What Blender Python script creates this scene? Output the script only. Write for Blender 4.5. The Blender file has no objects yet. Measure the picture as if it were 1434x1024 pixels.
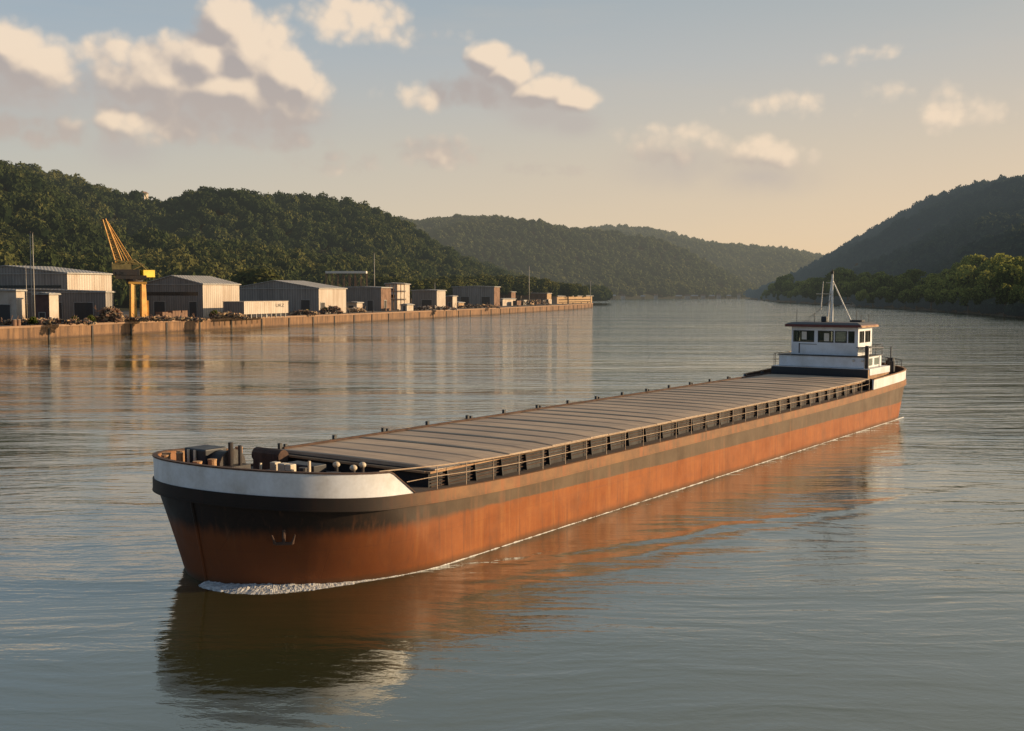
import bpy, math, random
import numpy as np
from mathutils import Vector, Matrix, noise

random.seed(7); rng = np.random.default_rng(11)
scene = bpy.context.scene
COL = scene.collection
PI = math.pi
R = math.radians

# ------------------------------------------------------------------ camera
CAMH = 10.0; F = 1550.0; HORIZ = 410.0
TH = math.atan((512 - HORIZ) / F); CT, ST = math.cos(TH), math.sin(TH)
cam = bpy.data.cameras.new('camera'); camo = bpy.data.objects.new('camera', cam); COL.objects.link(camo)
camo.location = (0, 0, CAMH); camo.rotation_euler = (PI / 2 - TH, 0, 0)
cam.sensor_width = 36.0; cam.lens = F / 1434 * 36; cam.clip_start = 0.5; cam.clip_end = 60000
scene.camera = camo

def ray(x, y):
    return (x - 717, F * CT + (512 - y) * ST, (512 - y) * CT - F * ST)
def at(x, y, Y):            # world point at depth Y seen along a direction
    r = ray(x, y); t = Y / r[1]
    return Vector((r[0] * t, Y, CAMH + r[2] * t))
def onz(x, y, z):
    r = ray(x, y); t = (z - CAMH) / r[2]
    return Vector((r[0] * t, r[1] * t, z))

# ------------------------------------------------------------------ object helpers
def tag(o, label=None, cat=None, group=None, kind=None):
    if label: o['label'] = label
    if cat: o['category'] = cat
    if group: o['group'] = group
    if kind: o['kind'] = kind
    return o
def thing(name, label, cat, loc=(0, 0, 0), rz=0, group=None):
    o = bpy.data.objects.new(name, None); COL.objects.link(o)
    o.location = loc; o.rotation_euler = (0, 0, rz); o.empty_display_size = 0.3
    return tag(o, label, cat, group)
def copy_thing(src, loc, rz=0, label=None, scale=None):
    c = src.copy(); COL.objects.link(c); c.location = loc; c.rotation_euler = (0, 0, rz)
    if label: c['label'] = label
    if scale: c.scale = scale
    for ch in [o for o in COL.objects if o.parent == src]:
        k = ch.copy(); COL.objects.link(k); k.parent = c
        for g in [o for o in COL.objects if o.parent == ch]:
            m = g.copy(); COL.objects.link(m); m.parent = k
    return c

class MB:
    def __init__(s): s.v = []; s.f = []; s.m = []
    def add(s, vs, fs, mi=0):
        b = len(s.v); s.v += [tuple(v) for v in vs]
        for f in fs: s.f.append([b + i for i in f]); s.m.append(mi)
        return s
    def box(s, x0, x1, y0, y1, z0, z1, mi=0):
        return s.add([(x0,y0,z0),(x1,y0,z0),(x1,y1,z0),(x0,y1,z0),(x0,y0,z1),(x1,y0,z1),(x1,y1,z1),(x0,y1,z1)],
                     [(0,3,2,1),(4,5,6,7),(0,1,5,4),(1,2,6,5),(2,3,7,6),(3,0,4,7)], mi)
    def rbox(s, c, size, rz=0, rx=0, ry=0, mi=0):
        M = Matrix.Translation(c) @ Matrix.Rotation(rz, 4, 'Z') @ Matrix.Rotation(ry, 4, 'Y') @ Matrix.Rotation(rx, 4, 'X')
        a, b, h = size[0]/2, size[1]/2, size[2]/2
        vs = [M @ Vector(p) for p in [(-a,-b,-h),(a,-b,-h),(a,b,-h),(-a,b,-h),(-a,-b,h),(a,-b,h),(a,b,h),(-a,b,h)]]
        return s.add(vs, [(0,3,2,1),(4,5,6,7),(0,1,5,4),(1,2,6,5),(2,3,7,6),(3,0,4,7)], mi)
    def tube(s, p, q, r, n=8, r2=None, mi=0):
        p = Vector(p); q = Vector(q); d = (q - p).normalized(); r2 = r if r2 is None else r2
        a = d.orthogonal().normalized(); b = d.cross(a)
        vs = []
        for P, rr in ((p, r), (q, r2)):
            for k in range(n):
                t = 2 * PI * k / n; vs.append(P + a * rr * math.cos(t) + b * rr * math.sin(t))
        fs = [(k, (k+1) % n, n + (k+1) % n, n + k) for k in range(n)]
        fs += [tuple(reversed(range(n))), tuple(range(n, 2*n))]
        return s.add(vs, fs, mi)
    def path(s, pts, r, n=6, mi=0):
        for a, b in zip(pts[:-1], pts[1:]): s.tube(a, b, r, n, mi=mi)
        return s
    def ball(s, c, r, nu=10, nv=7, sz=1.0, mi=0):
        c = Vector(c); vs = [c + Vector((0,0,-r*sz))]
        for i in range(1, nv):
            ph = -PI/2 + PI*i/nv
            for j in range(nu):
                t = 2*PI*j/nu; vs.append(c + Vector((r*math.cos(ph)*math.cos(t), r*math.cos(ph)*math.sin(t), r*sz*math.sin(ph))))
        vs.append(c + Vector((0,0,r*sz))); fs = []
        for j in range(nu): fs.append((0, 1+(j+1) % nu, 1+j))
        for i in range(nv-2):
            for j in range(nu):
                a = 1+i*nu+j; b = 1+i*nu+(j+1) % nu; fs.append((a, b, b+nu, a+nu))
        L = 1+(nv-2)*nu
        for j in range(nu): fs.append((L+j, L+(j+1) % nu, len(vs)-1))
        return s.add(vs, fs, mi)
    def build(s, name, mats, parent=None, smooth=False, bevel=0):
        me = bpy.data.meshes.new(name); me.from_pydata(s.v, [], s.f)
        mats = mats if isinstance(mats, (list, tuple)) else [mats]
        for m in mats: me.materials.append(m)
        me.polygons.foreach_set('material_index', s.m)
        if smooth: me.polygons.foreach_set('use_smooth', [True]*len(me.polygons))
        me.update()
        if smooth == 'auto': me.set_sharp_from_angle(angle=R(35))
        o = bpy.data.objects.new(name, me); COL.objects.link(o)
        if parent: o.parent = parent
        if bevel:
            b = o.modifiers.new('bevel', 'BEVEL'); b.width = bevel; b.segments = 2; b.limit_method = 'ANGLE'
        return o

# ------------------------------------------------------------------ material helpers
class NT:
    def __init__(s, tree): s.t = tree; s.n = tree.nodes; s.l = tree.links
    def new(s, typ, **kw):
        n = s.n.new(typ)
        for k, v in kw.items(): setattr(n, k, v)
        return n
    def put(s, sock, v):
        if v is None: return
        if isinstance(v, bpy.types.NodeSocket): s.l.new(v, sock)
        elif isinstance(v, (tuple, list)) and len(v) == 3 and sock.type == 'RGBA': sock.default_value = (*v, 1)
        else: sock.default_value = v
    def math(s, op, a, b=None, c=None, clamp=False):
        n = s.new('ShaderNodeMath', operation=op); n.use_clamp = clamp
        for i, v in enumerate((a, b, c)):
            if v is not None: s.put(n.inputs[i], v)
        return n.outputs[0]
    def vmath(s, op, a, b=None, out=0):
        n = s.new('ShaderNodeVectorMath', operation=op); s.put(n.inputs[0], a)
        if b is not None: s.put(n.inputs[1], b)
        return n.outputs[out]
    def mix(s, f, a, b, mode='MIX'):
        n = s.new('ShaderNodeMix', data_type='RGBA', blend_type=mode); s.put(n.inputs[0], f); s.put(n.inputs[6], a); s.put(n.inputs[7], b)
        return n.outputs[2]
    def rng(s, v, a, b, c=0, d=1, smooth=False):
        n = s.new('ShaderNodeMapRange'); n.interpolation_type = 'SMOOTHSTEP' if smooth else 'LINEAR'
        for i, q in enumerate((v, a, b, c, d)): s.put(n.inputs[i], q)
        return n.outputs[0]
    def noise(s, vec, scale, detail=4, rough=.55, dist=0, out=0):
        n = s.new('ShaderNodeTexNoise'); s.put(n.inputs['Vector'], vec); n.inputs['Scale'].default_value = scale
        n.inputs['Detail'].default_value = detail; n.inputs['Roughness'].default_value = rough; n.inputs['Distortion'].default_value = dist
        return n.outputs[out]
    def scale(s, vec, sc):
        n = s.new('ShaderNodeMapping'); s.put(n.inputs[0], vec); n.inputs['Scale'].default_value = sc
        return n.outputs[0]
    def sep(s, v):
        n = s.new('ShaderNodeSeparateXYZ'); s.put(n.inputs[0], v); return n.outputs
    def comb(s, x=0, y=0, z=0):
        n = s.new('ShaderNodeCombineXYZ')
        for i, v in enumerate((x, y, z)): s.put(n.inputs[i], v)
        return n.outputs[0]
    def bump(s, h, strength=.3, dist=.05, normal=None):
        n = s.new('ShaderNodeBump'); s.put(n.inputs['Height'], h); n.inputs['Strength'].default_value = strength
        n.inputs['Distance'].default_value = dist
        if normal is not None: s.put(n.inputs['Normal'], normal)
        return n.outputs[0]

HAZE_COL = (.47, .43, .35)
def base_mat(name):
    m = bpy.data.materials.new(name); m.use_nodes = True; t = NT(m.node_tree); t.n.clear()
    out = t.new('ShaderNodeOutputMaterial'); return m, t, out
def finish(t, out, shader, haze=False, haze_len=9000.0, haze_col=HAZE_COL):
    if haze:      # air haze painted onto far surfaces as emission, growing with distance from the origin
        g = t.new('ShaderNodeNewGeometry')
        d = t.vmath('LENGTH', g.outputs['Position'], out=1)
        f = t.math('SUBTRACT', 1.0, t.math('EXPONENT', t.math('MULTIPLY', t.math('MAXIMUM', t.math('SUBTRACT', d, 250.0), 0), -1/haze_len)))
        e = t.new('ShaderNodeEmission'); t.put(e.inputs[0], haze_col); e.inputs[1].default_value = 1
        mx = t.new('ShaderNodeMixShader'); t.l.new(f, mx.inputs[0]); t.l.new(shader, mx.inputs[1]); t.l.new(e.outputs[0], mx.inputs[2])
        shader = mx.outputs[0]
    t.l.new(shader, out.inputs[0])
def princ(t, col, rough=.7, metal=0.0, normal=None, spec=.5):
    p = t.new('ShaderNodeBsdfPrincipled'); t.put(p.inputs['Base Color'], col); t.put(p.inputs['Roughness'], rough)
    p.inputs['Metallic'].default_value = metal; t.put(p.inputs['Specular IOR Level'], spec)
    if normal is not None: t.put(p.inputs['Normal'], normal)
    return p.outputs[0]

def worn(name, col, col2=None, scale=1.5, streak=.5, rough=.65, metal=0.0, bump=.15, haze=False, dark=.55):
    """painted / weathered surface: blotches + vertical run-off streaks"""
    m, t, out = base_mat(name)
    tc = t.new('ShaderNodeTexCoord').outputs['Object']
    col2 = col2 or tuple(c*dark for c in col)
    a = t.noise(tc, scale, 6, .6)
    b = t.noise(t.scale(tc, (scale*3, scale*3, scale*.25)), 1.0, 5, .6)
    f = t.math('ADD', t.rng(a, .42, .68), t.math('MULTIPLY', t.rng(b, .45, .75), streak), clamp=True)
    c = t.mix(f, col, col2)
    fine = t.noise(tc, scale*14, 3, .6)
    c = t.mix(.35, c, t.mix(fine, tuple(x*.6 for x in col), tuple(min(1, x*1.25) for x in col)))
    n = t.bump(t.math('ADD', a, t.math('MULTIPLY', fine, .3)), bump, .03)
    finish(t, out, princ(t, c, t.rng(a, .3, .7, rough-.1, rough+.15), metal, n), haze)
    return m

def corrugated(name, col, col2, pitch, haze=True, rough=.6, axis='X'):
    m, t, out = base_mat(name)
    g = t.new('ShaderNodeTexCoord').outputs['Object']; x, y, z = t.sep(g)
    w = t.math('ADD', x, y)
    rib = t.math('SINE', t.math('MULTIPLY', w, 2*PI/pitch))
    st = t.noise(t.scale(g, (.5, .5, .06)), 1.0, 6, .65)
    bl = t.noise(g, .12, 5, .6)
    pan = t.new('ShaderNodeTexWhiteNoise', noise_dimensions='1D'); t.put(pan.inputs['W'], t.math('FLOOR', t.math('DIVIDE', w, pitch*6)))
    c = t.mix(t.math('ADD', t.rng(st, .45, .72), t.math('MULTIPLY', t.rng(bl, .45, .7), .5), clamp=True), col, col2)
    c = t.mix(t.rng(pan.outputs[0], 0, 1, 0, .3), c, col2)
    c = t.mix(t.rng(rib, -1, -.2, .45, 0), c, tuple(v*.3 for v in col2))
    finish(t, out, princ(t, c, rough, 0, t.bump(rib, .5, .05)), haze)
    return m

M = {}
M['white'] = worn('white_paint', (.78,.76,.73), (.52,.46,.38), .6, .35, .5, bump=.05)
M['cabin_white'] = worn('cabin_paint', (.80,.80,.79), (.60,.57,.52), .8, .35, .5, bump=.05)
M['black'] = worn('black_paint', (.018,.018,.02), (.035,.03,.027), 1.2, .5, .5)
M['dark_steel'] = worn('dark_steel', (.035,.03,.027), (.07,.045,.03), 2, .5, .6)
M['rust'] = worn('rusty_steel', (.30,.13,.05), (.13,.055,.025), 2.2, .6, .8)
M['rust_dark'] = worn('dark_rust', (.10,.05,.028), (.04,.025,.018), 2.2, .6, .85)
M['rust_light'] = worn('rust_ochre', (.46,.26,.12), (.22,.10,.045), 1.5, .5, .75)
M['deck'] = worn('deck_paint', (.12,.085,.06), (.06,.04,.03), 1.2, .2, .8)
M['coaming'] = worn('coaming_shade_black', (.016,.014,.013), (.035,.024,.017), 1.5, .7, .7)  # near-black imitates the shaded void behind the side rail
M['rail'] = worn('rail_paint', (.55,.40,.26), (.35,.2,.1), 2, .3, .6)
M['cream'] = worn('cream_paint', (.72,.6,.42), (.5,.36,.22), 3, .3, .5)
M['roof_red'] = worn('roof_red', (.15,.04,.025), (.12,.03,.02), 1.5, .3, .5)
M['roof_grey'] = worn('roof_grey', (.12,.12,.12), (.2,.16,.12), 1.2, .2, .7)
M['glow_white'] = worn('blind_white', (.75,.68,.55), (.6,.5,.4), 3, .2, .7)
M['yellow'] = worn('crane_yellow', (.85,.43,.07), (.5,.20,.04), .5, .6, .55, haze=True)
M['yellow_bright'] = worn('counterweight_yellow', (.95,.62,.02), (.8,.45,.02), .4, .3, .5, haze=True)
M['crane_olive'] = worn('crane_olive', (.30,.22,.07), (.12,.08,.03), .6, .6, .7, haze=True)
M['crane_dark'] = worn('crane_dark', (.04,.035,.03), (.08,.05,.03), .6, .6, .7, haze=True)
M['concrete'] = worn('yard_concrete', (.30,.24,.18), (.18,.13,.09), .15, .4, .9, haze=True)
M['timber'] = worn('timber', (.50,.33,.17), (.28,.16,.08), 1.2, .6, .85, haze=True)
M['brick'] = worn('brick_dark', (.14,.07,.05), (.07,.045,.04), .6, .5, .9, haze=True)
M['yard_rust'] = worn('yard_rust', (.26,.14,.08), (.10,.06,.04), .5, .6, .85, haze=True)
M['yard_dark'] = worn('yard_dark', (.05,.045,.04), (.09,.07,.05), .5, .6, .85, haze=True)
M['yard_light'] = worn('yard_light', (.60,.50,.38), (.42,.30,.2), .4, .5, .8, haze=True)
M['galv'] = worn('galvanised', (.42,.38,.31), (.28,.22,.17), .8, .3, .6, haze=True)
M['wall_grey'] = corrugated('wall_grey', (.26,.215,.17), (.16,.13,.10), .8)  # shade put into the colour: darker wall copy, mainly for fronts
M['wall_shade_grey_b'] = corrugated('wall_shade_grey_b', (.34,.285,.225), (.20,.165,.13), 1.0)  # lighter version of the shade-toned wall colour
M['wall_sun_cream'] = corrugated('wall_sun_cream', (.60,.50,.39), (.44,.33,.23), .9)  # same wall hue made paler, sunlight put into the river-side colour
M['roof_sheet'] = corrugated('roof_sheet', (.46,.41,.34), (.32,.28,.23), 1.2)
M['bark'] = worn('bark', (.09,.065,.045), (.05,.035,.025), 1.0, .8, .95, haze=True)

def glass_mat(name, col, rough=.08, see=.0):
    m, t, out = base_mat(name)
    tc = t.new('ShaderNodeTexCoord').outputs['Object']
    c = t.mix(t.rng(t.noise(tc, 2.5, 3), .4, .65), col, tuple(v*.4 for v in col))
    p = princ(t, c, rough, 0, t.bump(t.noise(tc, 1.5, 2), .03, .05), .35)
    tr = t.new('ShaderNodeBsdfTransparent'); t.put(tr.inputs[0], (.75,.8,.76)); mx = t.new('ShaderNodeMixShader'); mx.inputs[0].default_value = see
    t.l.new(p, mx.inputs[1]); t.l.new(tr.outputs[0], mx.inputs[2]); finish(t, out, mx.outputs[0]); return m
M['glass'] = glass_mat('window_glass', (.03,.035,.03), .08, .6)
M['yard_glass'] = glass_mat('yard_window_glass', (.06,.055,.05), .2)

def hull_material():
    m, t, out = base_mat('hull_paint')
    tc = t.new('ShaderNodeTexCoord').outputs['Object']; x, y, z = t.sep(tc)
    wob = t.math('MULTIPLY', t.math('SUBTRACT', t.noise(t.scale(tc, (.25,.25,1)), 1.0, 5, .6), .5), .16)
    zb = t.math('ADD', t.rng(x, 0, 25, 1.95, 1.52), t.rng(x, 25, 68, 0, -.25))
    dz = t.math('SUBTRACT', t.math('ADD', z, wob), zb)
    streak = t.noise(t.scale(tc, (2.6, 2.6, .16)), 1.0, 6, .62)
    streak2 = t.noise(t.scale(tc, (9, 9, .5)), 1.0, 4, .6)
    blot = t.noise(tc, .55, 7, .62); fine = t.noise(tc, 9, 4, .6)
    horiz = t.noise(t.scale(tc, (.35, .35, 5)), 1.0, 5, .6)
    plate = t.new('ShaderNodeTexBrick'); t.put(plate.inputs['Vector'], t.comb(x, z, 0))
    plate.offset = .5; plate.inputs['Scale'].default_value = 1; plate.inputs['Brick Width'].default_value = 4.2; plate.inputs['Row Height'].default_value = 1.3
    plate.inputs['Mortar Size'].default_value = .012; plate.inputs['Mortar Smooth'].default_value = .6
    t.put(plate.inputs['Color1'], (.45,.45,.45)); t.put(plate.inputs['Color2'], (.6,.6,.6)); t.put(plate.inputs['Mortar'], (.2,.2,.2))
    # lower: red lead / orange
    low = t.mix(t.rng(blot, .35, .7), (.38,.112,.019), (.27,.072,.013))
    low = t.mix(t.rng(streak, .54, .80), low, (.44,.16,.035))
    low = t.mix(t.math('MULTIPLY', t.rng(t.noise(t.scale(tc, (.5,.5,.35)), 1.0, 6, .65), .52, .70), .65), low, (.17,.06,.02))
    low = t.mix(t.math('MULTIPLY', t.rng(t.noise(t.scale(tc, (4.5,4.5,.22)), 1.0, 6, .65), .53, .68), .55), low, (.15,.055,.022))
    low = t.mix(t.math('MULTIPLY', t.rng(horiz, .5, .75), .45), low, (.26,.085,.03))
    low = t.mix(t.rng(x, 1, 11, .85, 0, True), low, (.17,.05,.017))  # bow shade put into the red, darker towards the stem
    # upper: tarry taupe, darker to the bow
    up = t.mix(t.rng(blot, .35, .68), (.155,.10,.052), (.10,.066,.037))
    up = t.mix(t.rng(streak, .52, .78), up, (.18,.11,.058))
    up = t.mix(t.rng(streak2, .58, .8), up, (.09,.06,.04))
    up = t.mix(t.rng(x, 2.0, 10.5, .93, 0, True), up, (.011,.011,.011))
    hw = t.rng(x, 1, 12, .30, .03, True); c = t.mix(t.rng(t.math('DIVIDE', t.math('ADD', dz, t.math('MULTIPLY', t.math('SUBTRACT', streak, .5), t.math('MULTIPLY', hw, 2.5))), hw), -1, 1, 0, 1, True), low, up)
    # rust bleeding down over the boundary
    bleed = t.math('MULTIPLY', t.rng(streak, .56, .72), t.rng(t.math('ABSOLUTE', dz), 0, .7, .55, 0))
    c = t.mix(bleed, c, (.26,.10,.04))
    c = t.mix(t.math('MULTIPLY', t.rng(streak2, .60, .74), .35), c, (.13,.06,.03))
    # weedy wet band by the water
    c = t.mix(t.rng(t.math('ADD', z, t.math('MULTIPLY', wob, 1.5)), .05, .30, .75, 0), c, (.075,.05,.025))
    c = t.mix(.18, c, plate.outputs[0], 'OVERLAY')
    c = t.mix(t.math('MULTIPLY', fine, .25), c, (.1,.05,.03))
    h = t.math('ADD', t.math('MULTIPLY', plate.outputs[0], .8), t.math('ADD', t.math('MULTIPLY', blot, .5), t.math('MULTIPLY', fine, .12)))
    dent = t.noise(t.scale(tc, (.8, .8, .5)), 1.0, 2, .5)
    n = t.bump(dent, .25, .12, t.bump(h, .3, .02))
    finish(t, out, princ(t, c, t.rng(blot, .3, .7, .42, .7), 0, n, .16)); return m
M['hull'] = hull_material()

def gunwale_material():
    m, t, out = base_mat('gunwale_paint')
    tc = t.new('ShaderNodeTexCoord').outputs['Object']; x, y, z = t.sep(tc)
    b = t.noise(tc, 1.1, 6, .65); s = t.noise(t.scale(tc, (3,3,.3)), 1.0, 5, .6)
    c = t.mix(t.rng(b, .35, .68), (.30,.15,.065), (.17,.095,.05)); c = t.mix(t.rng(s, .5, .75), c, (.36,.13,.05))
    c = t.mix(t.rng(x, 2.5, 8.5, .93, 0, True), c, (.010,.010,.010))
    finish(t, out, princ(t, c, .6, 0, t.bump(b, .2, .02), .18)); return m
M['gunwale'] = gunwale_material()

def hatch_material():
    m, t, out = base_mat('hatch_paint')
    tc = t.new('ShaderNodeTexCoord').outputs['Object']; oi = t.new('ShaderNodeObjectInfo').outputs['Random']
    g = t.new('ShaderNodeNewGeometry').outputs['Position']
    b = t.noise(g, .35, 6, .65); s = t.noise(g, 3.5, 5, .65); l = t.noise(t.scale(tc, (6, .35, 1)), 1.0, 5, .6)
    c = t.mix(t.rng(b, .35, .68), (.60,.43,.27), (.45,.315,.20))
    c = t.mix(t.rng(l, .5, .75), c, (.22,.145,.10))
    c = t.mix(t.math('MULTIPLY', t.rng(s, .5, .75), .5), c, (.46,.32,.2))
    c = t.mix(t.rng(oi, 0, 1, 0, .45), c, (.28,.21,.15))
    finish(t, out, princ(t, c, .62, 0, t.bump(t.math('ADD', s, l), .2, .02))); return m
M['hatch'] = hatch_material()

def foliage_mat(name, dark, mid, light, haze_len=9000., hz=HAZE_COL, trans=.25):
    m, t, out = base_mat(name)
    tint = t.new('ShaderNodeAttribute'); tint.attribute_name = 'tint'
    g = t.new('ShaderNodeNewGeometry').outputs['Position']
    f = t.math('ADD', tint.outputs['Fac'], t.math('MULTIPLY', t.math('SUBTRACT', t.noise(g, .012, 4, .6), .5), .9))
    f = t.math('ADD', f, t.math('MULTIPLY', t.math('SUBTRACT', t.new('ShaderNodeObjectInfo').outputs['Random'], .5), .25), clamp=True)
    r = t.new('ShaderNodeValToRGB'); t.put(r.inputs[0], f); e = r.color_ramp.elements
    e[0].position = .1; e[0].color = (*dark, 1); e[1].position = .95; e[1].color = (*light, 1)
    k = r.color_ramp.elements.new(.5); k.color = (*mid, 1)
    d = t.new('ShaderNodeBsdfDiffuse'); t.put(d.inputs[0], r.outputs[0])
    tr = t.new('ShaderNodeBsdfTranslucent'); t.put(tr.inputs[0], r.outputs[0])
    mx = t.new('ShaderNodeMixShader'); mx.inputs[0].default_value = trans
    t.l.new(d.outputs[0], mx.inputs[1]); t.l.new(tr.outputs[0], mx.inputs[2])
    finish(t, out, mx.outputs[0], True, haze_len, hz); return m
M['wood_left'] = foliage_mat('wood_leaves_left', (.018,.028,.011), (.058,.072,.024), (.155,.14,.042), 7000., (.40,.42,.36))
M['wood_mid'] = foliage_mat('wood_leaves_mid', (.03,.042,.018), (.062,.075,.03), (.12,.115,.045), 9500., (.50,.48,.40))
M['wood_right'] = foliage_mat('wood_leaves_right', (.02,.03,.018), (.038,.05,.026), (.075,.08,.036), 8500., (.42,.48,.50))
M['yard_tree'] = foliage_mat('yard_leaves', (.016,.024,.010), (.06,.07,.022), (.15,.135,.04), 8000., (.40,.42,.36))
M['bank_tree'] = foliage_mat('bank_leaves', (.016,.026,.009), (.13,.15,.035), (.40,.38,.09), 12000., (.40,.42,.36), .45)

def soil_mat(name, col, col2, hl=9000.):
    m, t, out = base_mat(name)
    g = t.new('ShaderNodeNewGeometry').outputs['Position']
    c = t.mix(t.rng(t.noise(g, .05, 6, .65), .35, .7), col, col2); c = t.mix(t.math('MULTIPLY', t.noise(g, 1.2, 4), .5), c, col2)
    finish(t, out, princ(t, c, .95, 0, t.bump(t.noise(g, .8, 5), .5, .3)), True, hl); return m
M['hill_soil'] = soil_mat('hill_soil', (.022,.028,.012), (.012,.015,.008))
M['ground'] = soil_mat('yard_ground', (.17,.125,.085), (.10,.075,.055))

M['mast_white'] = worn('mast_white', (.85,.80,.70), (.6,.52,.42), 2, .3, .5)
def quay_mat():
    m, t, out = base_mat('quay_concrete')
    tc = t.new('ShaderNodeNewGeometry').outputs['Position']; x, y, z = t.sep(tc)
    st = t.noise(t.scale(tc, (.9, .9, .07)), 1.0, 6, .68); b = t.noise(tc, .22, 6, .65); f = t.noise(tc, 2.2, 4, .6)
    c = t.mix(t.rng(b, .35, .68), (.25,.135,.065), (.15,.08,.04))
    c = t.mix(t.rng(st, .5, .68), c, (.07,.045,.03)); c = t.mix(t.rng(st, .48, .3), c, (.34,.19,.085))
    c = t.mix(t.rng(z, 2.5, 2.62, 0, .6), c, (.36,.22,.13))
    c = t.mix(t.rng(t.math('ADD', z, f), .7, 1.1, .75, 0), c, (.06,.035,.02))
    finish(t, out, princ(t, c, .85, 0, t.bump(t.math('ADD', st, f), .4, .15)), True); return m
M['quay'] = quay_mat()

WAKES = []
for (pa, pb, w0, amp, L_) in [((590,803),(1010,737),.55,.17,46),((600,818),(1010,752),.6,.10,40),((560,838),(900,790),.7,.07,30),((262,812),(215,745),.8,.10,10)]:
    A_ = onz(*pa, 0); B_ = onz(*pb, 0); WAKES.append((A_.x, A_.y, B_.x-A_.x, B_.y-A_.y, w0, amp, L_))
def water_mat():
    m, t, out = base_mat('river_water')
    g = t.new('ShaderNodeNewGeometry').outputs['Position']
    warp = t.vmath('ADD', g, t.vmath('MULTIPLY', t.noise(g, .035, 3, .5, out=1), (9., 9., 0)))
    # calm slicks and ruffled patches
    patch = t.math('MULTIPLY', t.rng(t.noise(t.scale(warp, (.006, .035, 1)), 1.0, 6, .65), .38, .64, .3, 1.3), t.rng(t.noise(t.scale(warp, (.014, .11, 1)), 1.0, 5, .65), .36, .66, .6, 1.35))
    swell = t.noise(t.scale(warp, (.08, .22, 1)), 1.0, 3, .5)
    rip1 = t.noise(t.scale(warp, (.50, 1.1, 1)), 1.0, 4, .55, .4)
    rip2 = t.noise(t.scale(g, (2.2, 3.6, 1)), 1.0, 4, .55, .6)
    fine = t.noise(t.scale(g, (8, 12, 1)), 1.0, 3, .5)
    h = t.math('ADD', t.math('MULTIPLY', swell, .30), t.math('MULTIPLY', rip1, .115))
    h = t.math('ADD', h, t.math('MULTIPLY', rip2, .030)); h = t.math('ADD', h, t.math('MULTIPLY', fine, .004))
    wy = t.sep(g)[1]
    h = t.math('MULTIPLY', t.math('MULTIPLY', h, patch), t.math('ADD', t.rng(wy, 30, 110, .75, 1.9, True), t.rng(wy, 110, 420, 0, 2.4, True)))
    # low bow waves trailing from the barge: ridges on straight lines spreading from the stem
    gx, gy, gz = t.sep(t.vmath('ADD', g, t.vmath('MULTIPLY', t.noise(g, .35, 3, .5, out=1), (2.2, 2.2, 0))))
    def ridge(x0, y0, dx_, dy_, w0, amp, L_):
        L0 = math.hypot(dx_, dy_); ux, uy = dx_/L0, dy_/L0
        al = t.math('ADD', t.math('MULTIPLY', t.math('SUBTRACT', gx, x0), ux), t.math('MULTIPLY', t.math('SUBTRACT', gy, y0), uy))
        ac = t.math('ADD', t.math('MULTIPLY', t.math('SUBTRACT', gx, x0), -uy), t.math('MULTIPLY', t.math('SUBTRACT', gy, y0), ux))
        q = t.math('DIVIDE', ac, w0); e = t.math('EXPONENT', t.math('MULTIPLY', t.math('MULTIPLY', q, q), -1))
        return t.math('MULTIPLY', t.math('MULTIPLY', e, t.math('MULTIPLY', t.rng(al, 0, 4, 0, 1, True), t.rng(al, L_*.3, L_, 1, 0, True))), amp)
    for a_ in WAKES: h = t.math('ADD', h, ridge(*a_))
    n = t.bump(h, 1.0, .36)
    murk = t.mix(t.rng(t.noise(g, .05, 4), .35, .65), (.052,.046,.014), (.044,.044,.018))
    body = t.new('ShaderNodeBsdfDiffuse'); t.put(body.inputs[0], murk); t.put(body.inputs['Normal'], n)
    gl = t.new('ShaderNodeBsdfGlossy'); gl.inputs['Roughness'].default_value = .05; t.put(gl.inputs['Normal'], n); t.put(gl.inputs[0], (.97, 1.0, .98))
    fr = t.new('ShaderNodeFresnel'); fr.inputs[0].default_value = 1.5; t.put(fr.inputs['Normal'], n)
    mx = t.new('ShaderNodeMixShader'); t.l.new(t.math('POWER', fr.outputs[0], .62, clamp=True), mx.inputs[0]); t.l.new(body.outputs[0], mx.inputs[1]); t.l.new(gl.outputs[0], mx.inputs[2])
    t.l.new(mx.outputs[0], out.inputs[0]); return m
M['water'] = water_mat()

def foam_mat():
    m, t, out = base_mat('foam')
    g = t.new('ShaderNodeNewGeometry').outputs['Position']
    a = t.noise(g, 9, 5, .7); c = t.mix(t.rng(a, .35, .65), (.45,.42,.36), (.88,.84,.76))
    finish(t, out, princ(t, c, .6, 0, t.bump(t.noise(g, 14, 5, .7), .8, .05))); return m
M['foam'] = foam_mat()

# ------------------------------------------------------------------ world
SUN_EL = R(13.0); SD = Vector((.99, .13, 0)).normalized()
SUN = Vector((SD.x*math.cos(SUN_EL), SD.y*math.cos(SUN_EL), math.sin(SUN_EL)))
world = bpy.data.worlds.new('World'); scene.world = world; world.use_nodes = True
w = NT(world.node_tree); w.n.clear()
wo = w.new('ShaderNodeOutputWorld'); bg = w.new('ShaderNodeBackground'); bg.inputs[1].default_value = .10
sky = w.new('ShaderNodeTexSky'); sky.sky_type = 'NISHITA'; sky.sun_disc = False
sky.sun_elevation = SUN_EL; sky.sun_rotation = math.atan2(SD.x, SD.y); sky.air_density = 1.0; sky.dust_density = 1.5; sky.ozone_density = 1.0
dirv = w.new('ShaderNodeTexCoord').outputs['Generated']
dx, dy, dz = w.sep(dirv)
az = w.math('ARCTAN2', dx, dy); el = w.math('ARCSINE', dz)
ramp = w.new('ShaderNodeValToRGB'); w.put(ramp.inputs[0], w.rng(el, 0, .9))
E_ = ramp.color_ramp.elements
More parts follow.
